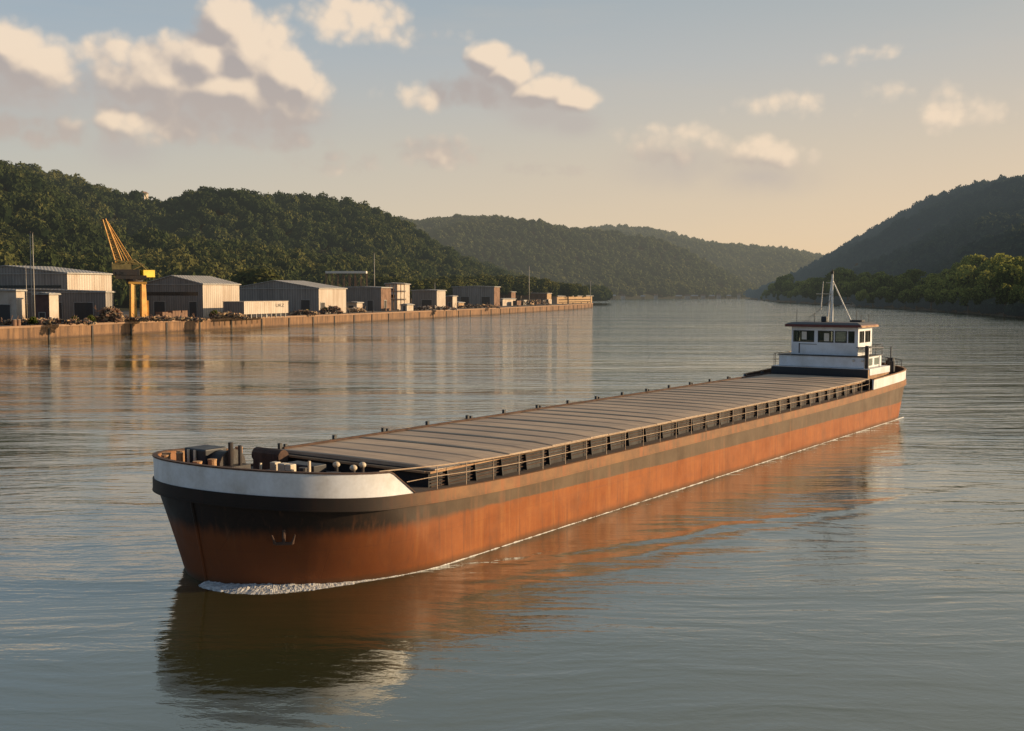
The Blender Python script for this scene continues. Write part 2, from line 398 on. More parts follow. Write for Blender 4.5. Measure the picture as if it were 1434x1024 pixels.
stops = [(0,(.87,.65,.41)),(.05/.9,(.81,.64,.45)),(.13/.9,(.66,.585,.475)),(.20/.9,(.52,.53,.515)),(.265/.9,(.41,.47,.50)),(.45/.9,(.39,.44,.43)),(1,(.20,.26,.30))]
E_[0].position = 0; E_[0].color = (*stops[0][1], 1); E_[1].position = 1; E_[1].color = (*stops[-1][1], 1)
for p_, c_ in stops[1:-1]:
    k = E_.new(p_); k.color = (*c_, 1)
warmside = w.rng(az, -.6, .9, 0, 1)
skyc = w.mix(w.rng(az, -.45, .45, .0, 1), w.mix(1.0, ramp.outputs[0], (.84,.93,1.02), 'MULTIPLY'), w.mix(1.0, ramp.outputs[0], (1.12,1.03,.93), 'MULTIPLY'))
base = w.mix(w.rng(w.math('ABSOLUTE', az), .8, 1.8, .86, .12), w.vmath('MULTIPLY', sky.outputs[0], (.62,.82,1.12)), w.vmath('MULTIPLY', skyc, (10,10,10)))
# cumulus, laid out by azimuth / elevation
puffs = [ # px, py, rx, ry, weight
 (322,40,44,38,1),(352,78,62,54,1),(292,92,66,46,1),(400,112,60,46,1),(335,130,120,38,1),(240,118,90,36,.8),(432,122,36,32,.9),(345,165,90,22,.5),
 (200,128,90,24,.5),(60,122,90,22,.5),(18,76,50,40,.95),(60,100,50,28,.75),(185,84,44,20,.65),(200,150,110,20,.35),
 (685,88,34,24,.95),(715,108,40,26,.95),(760,132,52,22,.9),(800,145,30,14,.8),(640,135,70,18,.45),
 (490,30,55,22,.55),(540,26,30,18,.5),(180,178,36,20,.7),(240,175,45,22,.6),(60,185,60,16,.5),(370,198,60,14,.45),
 (620,215,50,16,.5),(900,190,40,12,.5),(950,205,60,20,.72),(1060,218,56,18,.7),(760,240,50,8,.35),
 (1210,84,40,8,.45),(1330,165,60,18,.5),(1120,150,60,14,.4),(1260,140,50,12,.35),(470,232,50,12,.35),(520,55,90,12,.3)]
def density(az_, el_, det=7, blob_=None, few=False):
    p = w.comb(az_, el_, 0)
    n1 = w.noise(p, 22, det, .58)
    pw_ = w.vmath('ADD', p, w.vmath('MULTIPLY', w.vmath('SUBTRACT', w.noise(p, 90, 3, .5, out=1), (.5,.5,.5)), (.007,.007,0)))
    v = w.new('ShaderNodeTexVoronoi', feature='SMOOTH_F1'); w.put(v.inputs['Vector'], pw_); v.inputs['Scale'].default_value = 46; v.inputs['Smoothness'].default_value = .25
    v2 = w.new('ShaderNodeTexVoronoi', feature='SMOOTH_F1'); w.put(v2.inputs['Vector'], pw_); v2.inputs['Scale'].default_value = 120; v2.inputs['Smoothness'].default_value = .25
    d = None
    for (px, py, rx, ry, wt) in ([q_ for q_ in puffs if not few or q_[4] >= .7] if blob_ is None else ()):
        if px > 850: wt *= .68
        if wt < .85: rx, ry = rx*1.3, ry*1.35
        c = (math.atan((px-717)/F), math.atan((HORIZ-py)/F*math.cos(math.atan((px-717)/F))), 0)
        q = w.vmath('MULTIPLY', w.vmath('SUBTRACT', p, c), (F/rx/1.15, F/ry/1.15, 0))
        r0 = w.math('SUBTRACT', 1.0, w.vmath('LENGTH', q, out=1))
        r_ = w.math('MULTIPLY', r0 if few else w.math('MINIMUM', w.math('MULTIPLY', r0, 1.5), .8), wt)
        d = r_ if d is None else w.math('SMOOTH_MAX', d, r_, .15)
    billow = w.math('ADD', w.math('MULTIPLY', w.math('SUBTRACT', .46, v.outputs['Distance']), .6), w.math('MULTIPLY', w.math('SUBTRACT', .44, v2.outputs['Distance']), .24))
    bb = w.math('ADD', billow, w.math('MULTIPLY', w.math('SUBTRACT', n1, .5), .8))
    if blob_ is not None: d = blob_
    return w.math('ADD', d, bb), d
d0, blob = density(az, el)
d1, blob1 = density(w.math('ADD', az, .010), w.math('ADD', el, .010), 3, None, True)
alpha = w.math('MULTIPLY', w.rng(d0, -.10, .56, 0, 1, True), w.rng(blob, -.25, .15, 0, 1, True))
dF, blobF = density(az, el, 3, None, True)
dlow, blow = density(az, w.math('ADD', el, .020), 3, None, True)
veil = w.math('MULTIPLY', w.rng(blow, -.3, .6, 0, .62, True), w.rng(dlow, -.6, .5, .25, 1))
sh = w.math('ADD', w.math('MULTIPLY', w.math('SUBTRACT', dF, d1), .75), w.math('MULTIPLY', w.math('SUBTRACT', blobF, blob1), 1.5))
lit = w.rng(sh, -.46, .62, 0, 1, True)
ccol = w.mix(lit, (.43,.385,.37), (.92,.74,.56))
ccol = w.mix(w.rng(el, .05, .2, .45, 0), ccol, (.80,.63,.45))
wide = w.rng(w.noise(w.comb(w.math('MULTIPLY', az, 3), w.math('MULTIPLY', el, 16), 0), 1.0, 5, .6), .5, .8, 0, .22)
base = w.mix(wide, base, (6.2,5.3,4.3))
base = w.mix(veil, base, (5.0,4.45,4.1))
full = w.mix(w.math('MULTIPLY', alpha, .9), base, w.vmath('MULTIPLY', ccol, (10,10,10)))
w.put(bg.inputs[0], full); w.l.new(bg.outputs[0], wo.inputs[0])
world.cycles.sampling_method = 'MANUAL'; world.cycles.sample_map_resolution = 512

sl = bpy.data.lights.new('sun', 'SUN'); sl.energy = 5.6; sl.angle = R(.6); sl.color = (1.0, .74, .46)
so = bpy.data.objects.new('sun', sl); COL.objects.link(so); so.rotation_euler = (-SUN).to_track_quat('-Z', 'Y').to_euler()
so.location = (60, 10, 60)
scene.view_settings.view_transform = 'Standard'; scene.view_settings.look = 'None'; scene.view_settings.exposure = 0; scene.view_settings.gamma = 1
scene.cycles.max_bounces = 5; scene.cycles.diffuse_bounces = 1; scene.cycles.glossy_bounces = 2; scene.cycles.transmission_bounces = 2

# ------------------------------------------------------------------ water
wm = MB(); wm.add([(-9000,-800,0),(9000,-800,0),(9000,14000,0),(-9000,14000,0)], [(0,1,2,3)])
tag(wm.build('river_water', M['water']), 'calm murky river with the barge reflected in it', 'water', kind='structure')

# ------------------------------------------------------------------ land
def interp(tab, x):
    if x <= tab[0][0]: return tab[0][1]
    for (a, va), (b, vb) in zip(tab[:-1], tab[1:]):
        if x <= b: 
            u = (x-a)/(b-a); return va + (vb-va)*u
    return tab[-1][1]
def sm(u): u = max(0, min(1, u)); return u*u*(3-2*u)

class Hill:
    def __init__(s, name, x0, x1, step, ridge, Yb, Yr, zb, tree_h, relief, seed, power=.85, rel_scale=130.):
        s.__dict__.update(locals()); s.xs = list(np.arange(x0, x1+.1, step)); s.nt = 46
    def pos(s, px, t):
        Y0 = interp(s.Yb, px); Y1 = interp(s.Yr, px); Y = Y0 + (Y1-Y0)*t
        X = (px-717)/F*Y
        zr = CAMH + (HORIZ - interp(s.ridge, px))/F*Y1 - s.tree_h
        zb = s.zb
        if t <= 1:
            u = t**s.power
            prof = .45*u + .55*(1-(1-u)**1.7)
            z = zb + max(zr-zb, 0.5)*prof
            q = Vector((X/s.rel_scale, Y/s.rel_scale, s.seed))
            n = noise.noise(q) + .5*noise.noise(q*2.1) + .25*noise.noise(q*4.3)
            z += n*s.relief*math.sin(PI*min(1, t*1.02))*min(1, max(0, (zr-zb))/40)
            if zb < 0: z = max(z, .5 + min(40*t, 1.5)) if t > .012 else zb
        else:
            z = zr - (t-1)*(zr-zb)*1.2
            z = max(z, zb)
        return Vector((X, Y, z))
    def build(s, mat):
        ts = [i/(s.nt-8) for i in range(s.nt)]
        vs = []; fs = []
        for px in s.xs:
            for t in ts: vs.append(s.pos(px, t))
        n = len(ts)
        for i in range(len(s.xs)-1):
            for j in range(n-1): fs.append((i*n+j, (i+1)*n+j, (i+1)*n+j+1, i*n+j+1))
        mb = MB(); mb.add(vs, fs); o = mb.build(s.name, mat, smooth=True)
        return tag(o, kind='structure')

def crown_template(n, lobes, leaf, seed, core=True):
    """n leaf clumps over several lobes of a unit crown (radius about 1, z 0..2)"""
    r = np.random.default_rng(seed); tris = []
    L = [(np.array([0, 0, 1.05]), .82)]
    for k in range(lobes):
        a = r.uniform(0, 2*PI); d = r.uniform(.3, .62); L.append((np.array([d*math.cos(a), d*math.sin(a), r.uniform(.55, 1.5)]), r.uniform(.38, .6)))
    ws = np.array([q[1]**2 for q in L]); ws /= ws.sum(); shade = []
    while len(tris) < n:
        c, rad = L[r.choice(len(L), p=ws)]
        d = r.normal(size=3); d /= np.linalg.norm(d)
        if d[2] < -.55: continue
        p = c + d*rad*r.uniform(.82, 1.08)*np.array([1, 1, .95])
        if any(np.linalg.norm(p-c2) < r2*.72 for c2, r2 in L): continue
        nrm = d + r.normal(size=3)*.45; nrm /= np.linalg.norm(nrm)
        a = np.cross(nrm, r.normal(size=3)); a /= np.linalg.norm(a); b = np.cross(nrm, a)
        s_ = leaf*r.uniform(.7, 1.5)
        k0 = r.uniform(0, 2*PI)
        pts = [p + s_*(a*math.cos(k0+th+r.uniform(-.4, .4)) + b*math.sin(k0+th+r.uniform(-.4, .4))) for th in (0, 2.1, 4.2)]
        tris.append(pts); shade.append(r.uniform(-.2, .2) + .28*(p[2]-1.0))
    if core:
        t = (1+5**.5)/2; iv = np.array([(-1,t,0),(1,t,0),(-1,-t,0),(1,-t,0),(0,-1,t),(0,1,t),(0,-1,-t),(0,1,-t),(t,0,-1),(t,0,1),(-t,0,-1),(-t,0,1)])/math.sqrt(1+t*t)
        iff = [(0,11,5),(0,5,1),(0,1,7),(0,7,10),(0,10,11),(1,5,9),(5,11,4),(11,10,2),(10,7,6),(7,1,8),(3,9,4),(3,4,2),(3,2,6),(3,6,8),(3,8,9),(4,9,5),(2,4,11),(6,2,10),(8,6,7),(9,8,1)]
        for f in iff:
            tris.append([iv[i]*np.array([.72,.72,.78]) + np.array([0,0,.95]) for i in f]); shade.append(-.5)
    return np.array(tris), np.array(shade)

def tri_mesh(name, V, tint, mat):
    """V: (n,3,3) triangles"""
    n = V.shape[0]; me = bpy.data.meshes.new(name)
    me.vertices.add(n*3); me.vertices.foreach_set('co', V.reshape(-1).astype(np.float32))
    me.loops.add(n*3); me.loops.foreach_set('vertex_index', np.arange(n*3, dtype=np.int32))
    me.polygons.add(n); me.polygons.foreach_set('loop_start', np.arange(0, n*3, 3, dtype=np.int32))
    me.update(calc_edges=True)
    at_ = me.attributes.new('tint', 'FLOAT', 'FACE'); at_.data.foreach_set('value', tint.astype(np.float32))
    me.materials.append(mat); return me

def forest(name, pts, rad, temps, mat, tint0, label):
    Vs = []; Ts = []
    for (p, r_, tn) in zip(pts, rad, tint0):
        T, S = temps[rng.integers(len(temps))]
        a = rng.uniform(0, 2*PI); c, s_ = math.cos(a), math.sin(a)
        Rm = np.array([[c, -s_, 0], [s_, c, 0], [0, 0, 1]])
        sc = np.array([r_*rng.uniform(.85, 1.15), r_*rng.uniform(.85, 1.15), r_*rng.uniform(.9, 1.35)])
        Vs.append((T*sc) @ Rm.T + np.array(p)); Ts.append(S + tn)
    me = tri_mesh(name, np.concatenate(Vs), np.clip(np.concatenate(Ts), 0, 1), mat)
    o = bpy.data.objects.new(name, me); COL.objects.link(o)
    return tag(o, label, 'woodland', kind='stuff')

def scatter(h, px0, px1, spacing, t0=0.0, t1=1.0, size=(3.6, 5.6), seed=1, sink=.5):
    r = np.random.default_rng(seed); pts = []; rad = []; tn = []
    Yb0 = min(y for _, y in h.Yb); Yr1 = max(y for _, y in h.Yr); Y = Yb0
    while Y < Yr1:
        X0 = (px0-717)/F*Y; X1 = (px1-717)/F*Y; X = X0
        while X < X1:
            x = X + r.uniform(-.45, .45)*spacing; y = Y + r.uniform(-.45, .45)*spacing
            px = 717 + x/y*F; a = interp(h.Yb, px); b = interp(h.Yr, px); t = (y-a)/(b-a)
            if t0 <= t <= t1:
                p = h.pos(px, t); rr = r.uniform(*size)
                if p.z > 1.2:
                    pts.append((p.x, p.y, p.z - sink*rr*.5)); rad.append(rr)
                    nn = noise.noise(Vector((p.x/55, p.y/55, 3.3)))
                    tn.append(.42 + .30*nn + r.uniform(-.17, .17) + (.14 if t < .15 else 0))
            X += spacing
        Y += spacing*1.0
    return pts, rad, tn

hillA = Hill('hill_left', -420, 850, 10,
    [(-420,236),(-200,229),(0,227),(60,231),(110,249),(160,272),(200,284),(245,286),(270,281),(330,281),(400,281),(430,286),(470,292),(510,298),(545,309),(580,324),(640,352),(700,372),(760,395),(800,404),(850,412)],
    [(-420,350),(0,400),(280,450),(560,600),(700,720),(830,900),(850,920)], [(-420,780),(0,800),(150,850),(210,1050),(330,1150),(545,1200),(700,1150),(850,1050)],
    3.0, 13, 26, 1.7)
hillB = Hill('hill_middle', 440, 1080, 10,
    [(440,300),(540,300),(580,305),(640,301),(700,303),(750,310),(800,318),(850,326),(900,338),(950,352),(1000,372),(1040,392),(1080,408)],
    [(440,1500),(830,1650),(1080,1900)], [(440,2400),(800,2400),(1080,2300)], -1.0, 17, 34, 4.4, rel_scale=260.)
hillC = Hill('hill_far', 740, 1320, 10,
    [(740,318),(800,320),(850,315),(900,316),(940,324),(980,334),(1010,339),(1050,342),(1100,345),(1140,353),(1180,366),(1250,380),(1320,390)],
    [(740,2300),(1320,2300)], [(740,3300),(1320,3300)], -1.0, 20, 30, 8.1, rel_scale=330.)
hillD = Hill('hill_right', 1050, 1760, 10,
    [(1050,412),(1070,398),(1100,388),(1130,373),(1160,354),(1200,331),(1250,301),(1300,276),(1350,259),(1400,248),(1434,245),(1520,238),(1760,232)],
    [(1050,1650),(1060,1500),(1100,1111),(1150,930),(1200,778),(1300,600),(1434,420),(1600,330),(1760,280)], [(1050,1800),(1100,1700),(1200,1650),(1434,1350),(1760,1150)],
    -1.0, 13, 20, 12.2, power=1.35, rel_scale=200.)
for h in (hillA, hillB, hillC, hillD): h.build(M['hill_soil'])

near_t = [crown_template(150, 6, .165, 100+i) for i in range(6)]
mid_t = [crown_template(52, 4, .27, 200+i) for i in range(5)]
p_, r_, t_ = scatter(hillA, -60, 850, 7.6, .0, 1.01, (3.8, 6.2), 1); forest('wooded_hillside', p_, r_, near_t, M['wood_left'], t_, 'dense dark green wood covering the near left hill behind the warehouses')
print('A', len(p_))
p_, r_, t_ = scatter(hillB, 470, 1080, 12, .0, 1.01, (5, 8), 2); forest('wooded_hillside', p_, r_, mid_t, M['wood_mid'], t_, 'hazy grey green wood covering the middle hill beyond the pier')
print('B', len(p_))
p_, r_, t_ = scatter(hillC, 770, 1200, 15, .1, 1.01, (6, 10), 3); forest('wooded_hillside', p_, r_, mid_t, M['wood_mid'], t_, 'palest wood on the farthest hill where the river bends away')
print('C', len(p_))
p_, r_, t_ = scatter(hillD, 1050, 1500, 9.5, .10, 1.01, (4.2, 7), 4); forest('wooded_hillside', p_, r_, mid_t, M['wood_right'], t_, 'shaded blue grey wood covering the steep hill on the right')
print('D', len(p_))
# low scrub at the foot of the right bank
sp = []; sr = []; st_ = []
for i in range(900):
    px = rng.uniform(1055, 1500); t = rng.uniform(.006, .10); p = hillD.pos(px, t); k = rng.uniform(1.6, 3.6)
    sp.append((p.x, p.y, max(p.z, .2) - .6)); sr.append(k); st_.append(rng.uniform(.05, .4))
forest('bank_scrub', sp, sr, mid_t, M['wood_right'], st_, 'dark scrub hanging over the water at the foot of the right bank')

# ------------------------------------------------------------------ individual trees
def make_tree(name, label, group, seed, tall=1.0, ntri=900, leaf='bank_tree'):
    """tree of height about 2.9*tall units of crown radius 1 -> scaled on placing"""
    r = random.Random(seed); o = thing(name, label, 'tree', group=group)
    tr = MB(); pts = [Vector((0,0,-.3))]
    for k in range(1, 6): pts.append(Vector((r.uniform(-.06,.06)*k*.5, r.uniform(-.06,.06)*k*.5, k*.42*tall)))
    for k in range(5): tr.tube(pts[k], pts[k+1], .13*(1-k*.16), 7, .13*(1-(k+1)*.16))
    for k in range(8):
        b = pts[2+k % 3]; a = r.uniform(0, 2*PI); L_ = r.uniform(.5, .95)
        tr.tube(b, b + Vector((math.cos(a)*L_, math.sin(a)*L_, r.uniform(.3,.7))), .045, 5, .015)
    tr.build('trunk', M['bark'], o, True)
    T, S = crown_template(ntri, 9, .105, seed+500)
    T = T*np.array([1, 1, tall]) + np.array([0, 0, .55*tall])
    me = tri_mesh('crown', T, np.clip(S*1.2 + .45, 0, 1), M[leaf]); c = bpy.data.objects.new('crown', me); COL.objects.link(c); c.parent = o
    return o
protos = [make_tree('bank_tree', 'leafy green riverside tree standing in the belt along the right bank', 'trees along the right bank', 40+i, [1.0,1.15,.9,1.25][i]) for i in range(4)]
tops = [(1050,408),(1075,398),(1100,392),(1130,384),(1160,376),(1200,380),(1240,386),(1270,380),(1300,376),(1330,366),(1370,356),(1434,352),(1500,345)]
n_used = 0
for row, (t0, hfac) in enumerate(((.012, .62), (.035, .82), (.065, 1.0), (.10, 1.08))):
    px = 1066 + row*4
    while px < 1475:
        p = hillD.pos(px, t0*random.uniform(.8, 1.25))
        ztop = CAMH + (HORIZ - interp(tops, px) + random.uniform(-9, 7))/F*p.y
        hgt = max(7, (ztop - p.z))*hfac*random.uniform(.88, 1.05); rad_ = hgt/2.75
        src = protos[n_used % 4]
        sc = (rad_*random.uniform(.8, 1.0),)*2 + (hgt/2.9/[1.0,1.15,.9,1.25][n_used % 4]*1.08,)
        if n_used < 4:
            src.location = (p.x, p.y, p.z - .2); src.scale = sc; src.rotation_euler = (0, 0, random.uniform(0, 6))
        else: copy_thing(src, (p.x, p.y, p.z - .2), random.uniform(0, 6), scale=sc)
        n_used += 1
        px += rad_*1.5/p.y*F*random.uniform(.75, 1.15)
print('bank trees', n_used)
# trees behind the yard
yard_proto = make_tree('yard_tree', 'olive green tree rising behind the warehouse roofs on the left bank', 'trees behind the warehouses', 77, 1.05, leaf='yard_tree')
yt = [(100,372,330),(85,380,325),(112,380,335),(352,366,420),(366,372,430),(380,376,425),(300,382,390),(545,380,500),(575,386,520),(596,392,530),(655,384,600),(672,380,620),(705,378,640),(728,382,660),(752,384,690),(772,388,700),(795,392,720),(815,396,750),(610,384,560),(635,388,580)]
for k in range(34):
    x = 560 + k*8 + random.uniform(-5, 5); Y = 500 + (x-560)*1.05 + random.uniform(5, 90)
    yt.append((x, interp([(560,388),(640,382),(700,379),(760,386),(840,402)], x) + random.uniform(-4, 12), Y))
for i, (x, y, Y) in enumerate(yt):
    q = at(x, y, Y); h_ = max(q.z - 3, 5); w_ = h_/3.0*random.uniform(.85, 1.5)
    s_ = (max(w_, 2.8), max(w_, 2.8)*random.uniform(.8, 1.15), h_/3.0)
    if i == 0: yard_proto.location = (q.x, q.y, 3); yard_proto.scale = s_
    else: copy_thing(yard_proto, (q.x, q.y, 3), random.uniform(0, 6), scale=s_)

# ------------------------------------------------------------------ quay and yard
QP = [(-170,60),(-140,130),(-105.5,228),(-84,292),(-64.5,340),(-41.4,409),(-5.7,518),(30,640),(54,741)]
def smooth_poly(P, n=8):
    out = []
    for i in range(len(P)-1):
        p0 = Vector(P[max(i-1,0)]); p1 = Vector(P[i]); p2 = Vector(P[i+1]); p3 = Vector(P[min(i+2,len(P)-1)])
        for k in range(n):
            u = k/n; out.append(.5*((2*p1)+(-p0+p2)*u+(2*p0-5*p1+4*p2-p3)*u*u+(-p0+3*p1-3*p2+p3)*u**3))
    out.append(Vector(P[-1])); return out
Q = smooth_poly(QP, 4)
gm = MB(); n = len(Q)
vs = [(q.x-.5, q.y, 2.97) for q in Q] + [(min(q.x-60, -220 if q.y < 700 else -200), q.y+80, 2.97) for q in Q]
gm.add(vs, [(i, i+1, n+i+1, n+i) for i in range(n-1)])
gm.add([(54,741,2.97),(40,1100,2.97),(-400,1100,2.97),(-200,821,2.97)], [(0,1,2,3)])
gm.add([(-1200,100,2.95),(-169,60,2.95),(-220,140,2.95),(-220,900,2.95),(-1200,900,2.95)], [(0,1,2,3,4)])
tag(gm.build('ground', M['ground']), kind='structure')
qt = thing('quay_wall', 'long rust stained concrete quay wall along the left bank', 'quay wall')
fm = MB(); cm = MB()
def ribbon(mb, line, offs, closed=False):
    """sweep a profile (list of (outward offset, z)) along the quay line"""
    m_ = len(offs); vs = []
    for i, q in enumerate(line):
        a = line[max(i-1, 0)]; b = line[min(i+1, len(line)-1)]; d = (b-a).normalized(); o_ = Vector((d.y, -d.x))
        for (o, z) in offs: vs.append((q.x+o_.x*o, q.y+o_.y*o, z))
    fs = [(i*m_+j, (i+1)*m_+j, (i+1)*m_+j+1, i*m_+j+1) for i in range(len(line)-1) for j in range(m_-1)]
    fs += [tuple(range(m_)), tuple((len(line)-1)*m_+j for j in reversed(range(m_)))]
    mb.add(vs, fs)
ribbon(fm, Q, [(-1.2,-1),(0,-1),(0,2.5),(-1.2,2.5),(-1.2,-1)])
ribbon(cm, Q, [(-1.3,2.503),(.18,2.503),(.18,3.02),(-1.3,3.02),(-1.3,2.503)])
fm.build('wall_face', M['quay'], qt); cm.build('coping', M['quay'], qt)
acc = 0
for i in range(8, len(Q)-1):
    a, b = Q[i], Q[i+1]; L_ = (b-a).length; d = (b-a)/L_; o_ = Vector((d.y, -d.x)); s_ = 14 - acc
    while s_ < L_:
        c = a + d*s_ + o_*.1; f = MB(); f.rbox((c.x, c.y, 1.15), (.22, .5, 2.6), math.atan2(d.y, d.x)-PI/2); f.build('fender', M['yard_dark'], qt); s_ += 14
    acc = (acc + L_) % 14
QD = Vector((.36, .933)); LD = Vector((-.933, .36)); QANG = math.atan2(QD.y, QD.x) - PI/2
GZ = 3.0
def solve_along(c, d, px):
    """distance s along d from c (2D) at which the world point has horizontal position px"""
    k = (px-717)/F
    return (k*c.y - c.x)/(d.x - k*d.y)
def building(name, label, cx, Y, xl, xr, ytop, rise=.0, front='wall_grey', side='wall_sun_cream', roof='roof_sheet', z0=GZ, doors=(), sdoors=(), windows=(), swindows=(), group=None, overhang=.35, cat='warehouse', ridge_across=False):  # default wall colours carry painted shade on the front, sun on the side
    """corner nearest the river at (cx, Y); front runs left, river side runs away along the quay"""
    c = Vector(((cx-717)/F*Y, Y)); W = solve_along(c, LD, xl); L_ = solve_along(c, QD, xr)
    H = CAMH + (HORIZ-ytop)/F*Y - z0
    o = thing(name, label, cat, (c.x, c.y, z0), QANG, group)
    # local: +y along quay (away), -x to the left (front wall direction)
    b = MB(); b.add([(0,0,0),(0,L_,0),(0,L_,H),(0,0,H)], [(0,1,2,3)], 1)
    b.add([(-W,0,0),(-W,L_,0),(-W,L_,H),(-W,0,H)], [(3,2,1,0)], 0)
    b.add([(-W,0,0),(0,0,0),(0,0,H),(-W/2,0,H+rise),(-W,0,H)], [(0,1,2,3,4)], 0)
    b.add([(-W,L_,0),(0,L_,0),(0,L_,H),(-W/2,L_,H+rise),(-W,L_,H)], [(4,3,2,1,0)], 0)
    b.build('wall', [M[front], M[side]], o)
    r = MB(); h = overhang; th = .22; k_ = rise/(W/2) if W else 0
    def slab(xa, xb):
        za = H + rise - abs(xa+W/2)*k_ + .01; zb = H + rise - abs(xb+W/2)*k_ + .01
        r.add([(xa,-h,za),(xb,-h,zb),(xb,L_+h,zb),(xa,L_+h,za),(xa,-h,za+th),(xb,-h,zb+th),(xb,L_+h,zb+th),(xa,L_+h,za+th)],
              [(0,3,2,1),(4,5,6,7),(0,1,5,4),(1,2,6,5),(2,3,7,6),(3,0,4,7)])
    slab(-W-h, -W/2); slab(-W/2, h)
    rf = r.build('roof', M[roof], o)
    for (u0, u1, z1) in doors:
        d = MB(); d.box(-W*u1, -W*u0, -.06, .04, .05, z1); dd = d.build('door', M['yard_dark'], o)
        e = MB(); e.box(-W*u1-.15, -W*u1, -.12, .02, .05, z1+.15); e.box(-W*u0, -W*u0+.15, -.12, .02, .05, z1+.15); e.box(-W*u1, -W*u0, -.12, .02, z1, z1+.15); e.build('frame', M['galv'], dd)
    for (u0, u1, z1) in sdoors:
        d = MB(); d.box(-.04, .06, L_*u0, L_*u1, .05, z1); dd = d.build('door', M['yard_dark'], o)
        e = MB(); e.box(-.02, .12, L_*u0-.2, L_*u0, .05, z1+.2); e.box(-.02, .12, L_*u1, L_*u1+.2, .05, z1+.2); e.box(-.02, .12, L_*u0, L_*u1, z1, z1+.2); e.build('frame', M['galv'], dd)
    for (u0, u1, za, zb) in windows:
        d = MB(); d.box(-W*u1, -W*u0, -.05, .04, za, zb); d.build('window', M['yard_glass'], o)
    for (u0, u1, za, zb) in swindows:
        d = MB(); d.box(-.04, .05, L_*u0, L_*u1, za, zb); d.build('window', M['yard_glass'], o)
    g = MB(); g.box(-W-h-.1, h+.1, -h-.16, -h-.02, H-.14, H+.06); g.box(h+.02, h+.16, -h-.16, L_+h, H-.14, H+.06); g.build('gutter', M['galv'], rf)
    return o

building('warehouse', 'big grey warehouse at the far left with a pale end wall beside the crane jib', 96, 282, -70, 158, 383, 2.0, 'wall_shade_grey_b', 'wall_sun_cream', windows=[(.05,.9,8.2,8.9)], swindows=[(.0,1,5.2,5.5),(0,1,4.4,4.6)])
building('storage_shed', 'low dark shed with open bays in front of the far left warehouse', 149, 266, -60, 160, 409, .6, 'wall_grey', 'wall_shade_grey_b', doors=[(.08,.2,4.6),(.28,.4,4.6),(.5,.58,4.2)], cat='shed')
building('site_office', 'small cream boxy office at the left edge of the yard', 24, 256, -60, 36, 407, .3, 'yard_light', 'yard_light', doors=[(.1,.5,4.2)], windows=[(.6,.8,4.6,5.4)], cat='office')
building('brick_kiosk', 'narrow dark brick kiosk with a pale upper side between the poles and the crane', 70, 254, 50, 83, 412, .2, 'brick', 'yard_light', doors=[(.3,.7,2.4)], cat='kiosk')
building('warehouse', 'grey gabled warehouse just right of the yellow crane', 285, 306, 200, 336, 398, 2.3, 'wall_grey', 'wall_sun_cream', doors=[(.1,.22,4.5),(.62,.8,4.5)], windows=[(.08,.92,6.2,7.2)], sdoors=[(.55,.7,4)])
building('warehouse', 'wide low warehouse with a broad roof behind the trailer on stilts', 447, 372, 326, 485, 404, 2.6, 'wall_shade_grey_b', 'wall_sun_cream', doors=[(.1,.2,4.5)], sdoors=[(.06,.2,3.6)])
building('warehouse', 'dark flat roofed warehouse under the long pale canopy', 534, 424, 478, 548, 403, .4, 'wall_grey', 'yard_rust', doors=[(.2,.34,4)], sdoors=[(.3,.5,4)])
building('boiler_house', 'tan boxy plant building with a rooftop pipe rack right of the dark warehouse', 556, 448, 540, 574, 398, .4, 'yard_light', 'yard_light', windows=[(.2,.8,5,6.2),(.2,.8,7.5,8.5)], cat='plant building')
building('storage_shed', 'dark square shed with a pale side past the plant building', 612, 470, 577, 624, 407, .3, 'wall_grey', 'wall_sun_cream', doors=[(.2,.6,4)], cat='shed')
building('warehouse', 'farthest dark flat warehouse with a thin sunlit edge near the pier', 692, 545, 634, 700, 402, .4, 'wall_shade_grey_b', 'yard_rust', doors=[(.1,.3,5),(.6,.8,5)])
building('storage_shed', 'low cream shed just beyond the farthest warehouse', 704, 590, 697, 722, 419, .3, 'yard_light', 'yard_light', cat='shed', doors=[(.2,.7,2.2)])
building('pier_shed', 'long tan layered shed on the end of the pier', 780, 700, 768, 829, 415, .3, 'yard_light', 'timber', swindows=[(.04,.96,2.2,2.7),(.04,.96,.7,1.1)], cat='shed', overhang=.8)
building('small_hut', 'little tan hut standing alone between two dark sheds', 642, 510, 630, 650, 424, .3, 'yard_light', 'timber', doors=[(.3,.6,1.9)], cat='hut')
building('small_hut', 'small pale hut at the quay edge under the plant building', 570, 425, 562, 579, 427, .3, 'yard_light', 'yard_light', doors=[(.3,.6,1.9)], cat='hut')
building('house', 'tiny pale house among the trees high on the left hill', 206, 960, 199, 212, 272, 1.5, 'yard_light', 'yard_light', roof='yard_rust', z0=at(206,280,960).z, cat='house')

building('lean_to', 'low lean-to shed filling the gap left of the wide warehouse', 338, 352, 318, 346, 425, .2, 'wall_shade_grey_b', 'yard_rust', doors=[(.2,.7,2.5)], cat='shed')
building('lean_to', 'low pale lean-to against the dark flat roofed warehouse', 500, 404, 484, 508, 424, .2, 'yard_light', 'yard_light', doors=[(.3,.7,2.2)], cat='shed')
building('lean_to', 'rust brown lean-to just right of the square shed with a pale side', 634, 500, 624, 640, 415, .2, 'yard_rust', 'yard_light', doors=[(.3,.6,2.6)], cat='shed')
building('open_store', 'long low brown store behind the outer quay containers', 766, 680, 722, 772, 411, .3, 'yard_rust', 'timber', doors=[(.1,.3,3),(.4,.6,3),(.7,.9,3)], cat='store')
building('open_store', 'low brown store between the farthest warehouse and the cream shed', 716, 640, 700, 722, 409, .3, 'brick', 'yard_rust', doors=[(.2,.6,3)], cat='store')
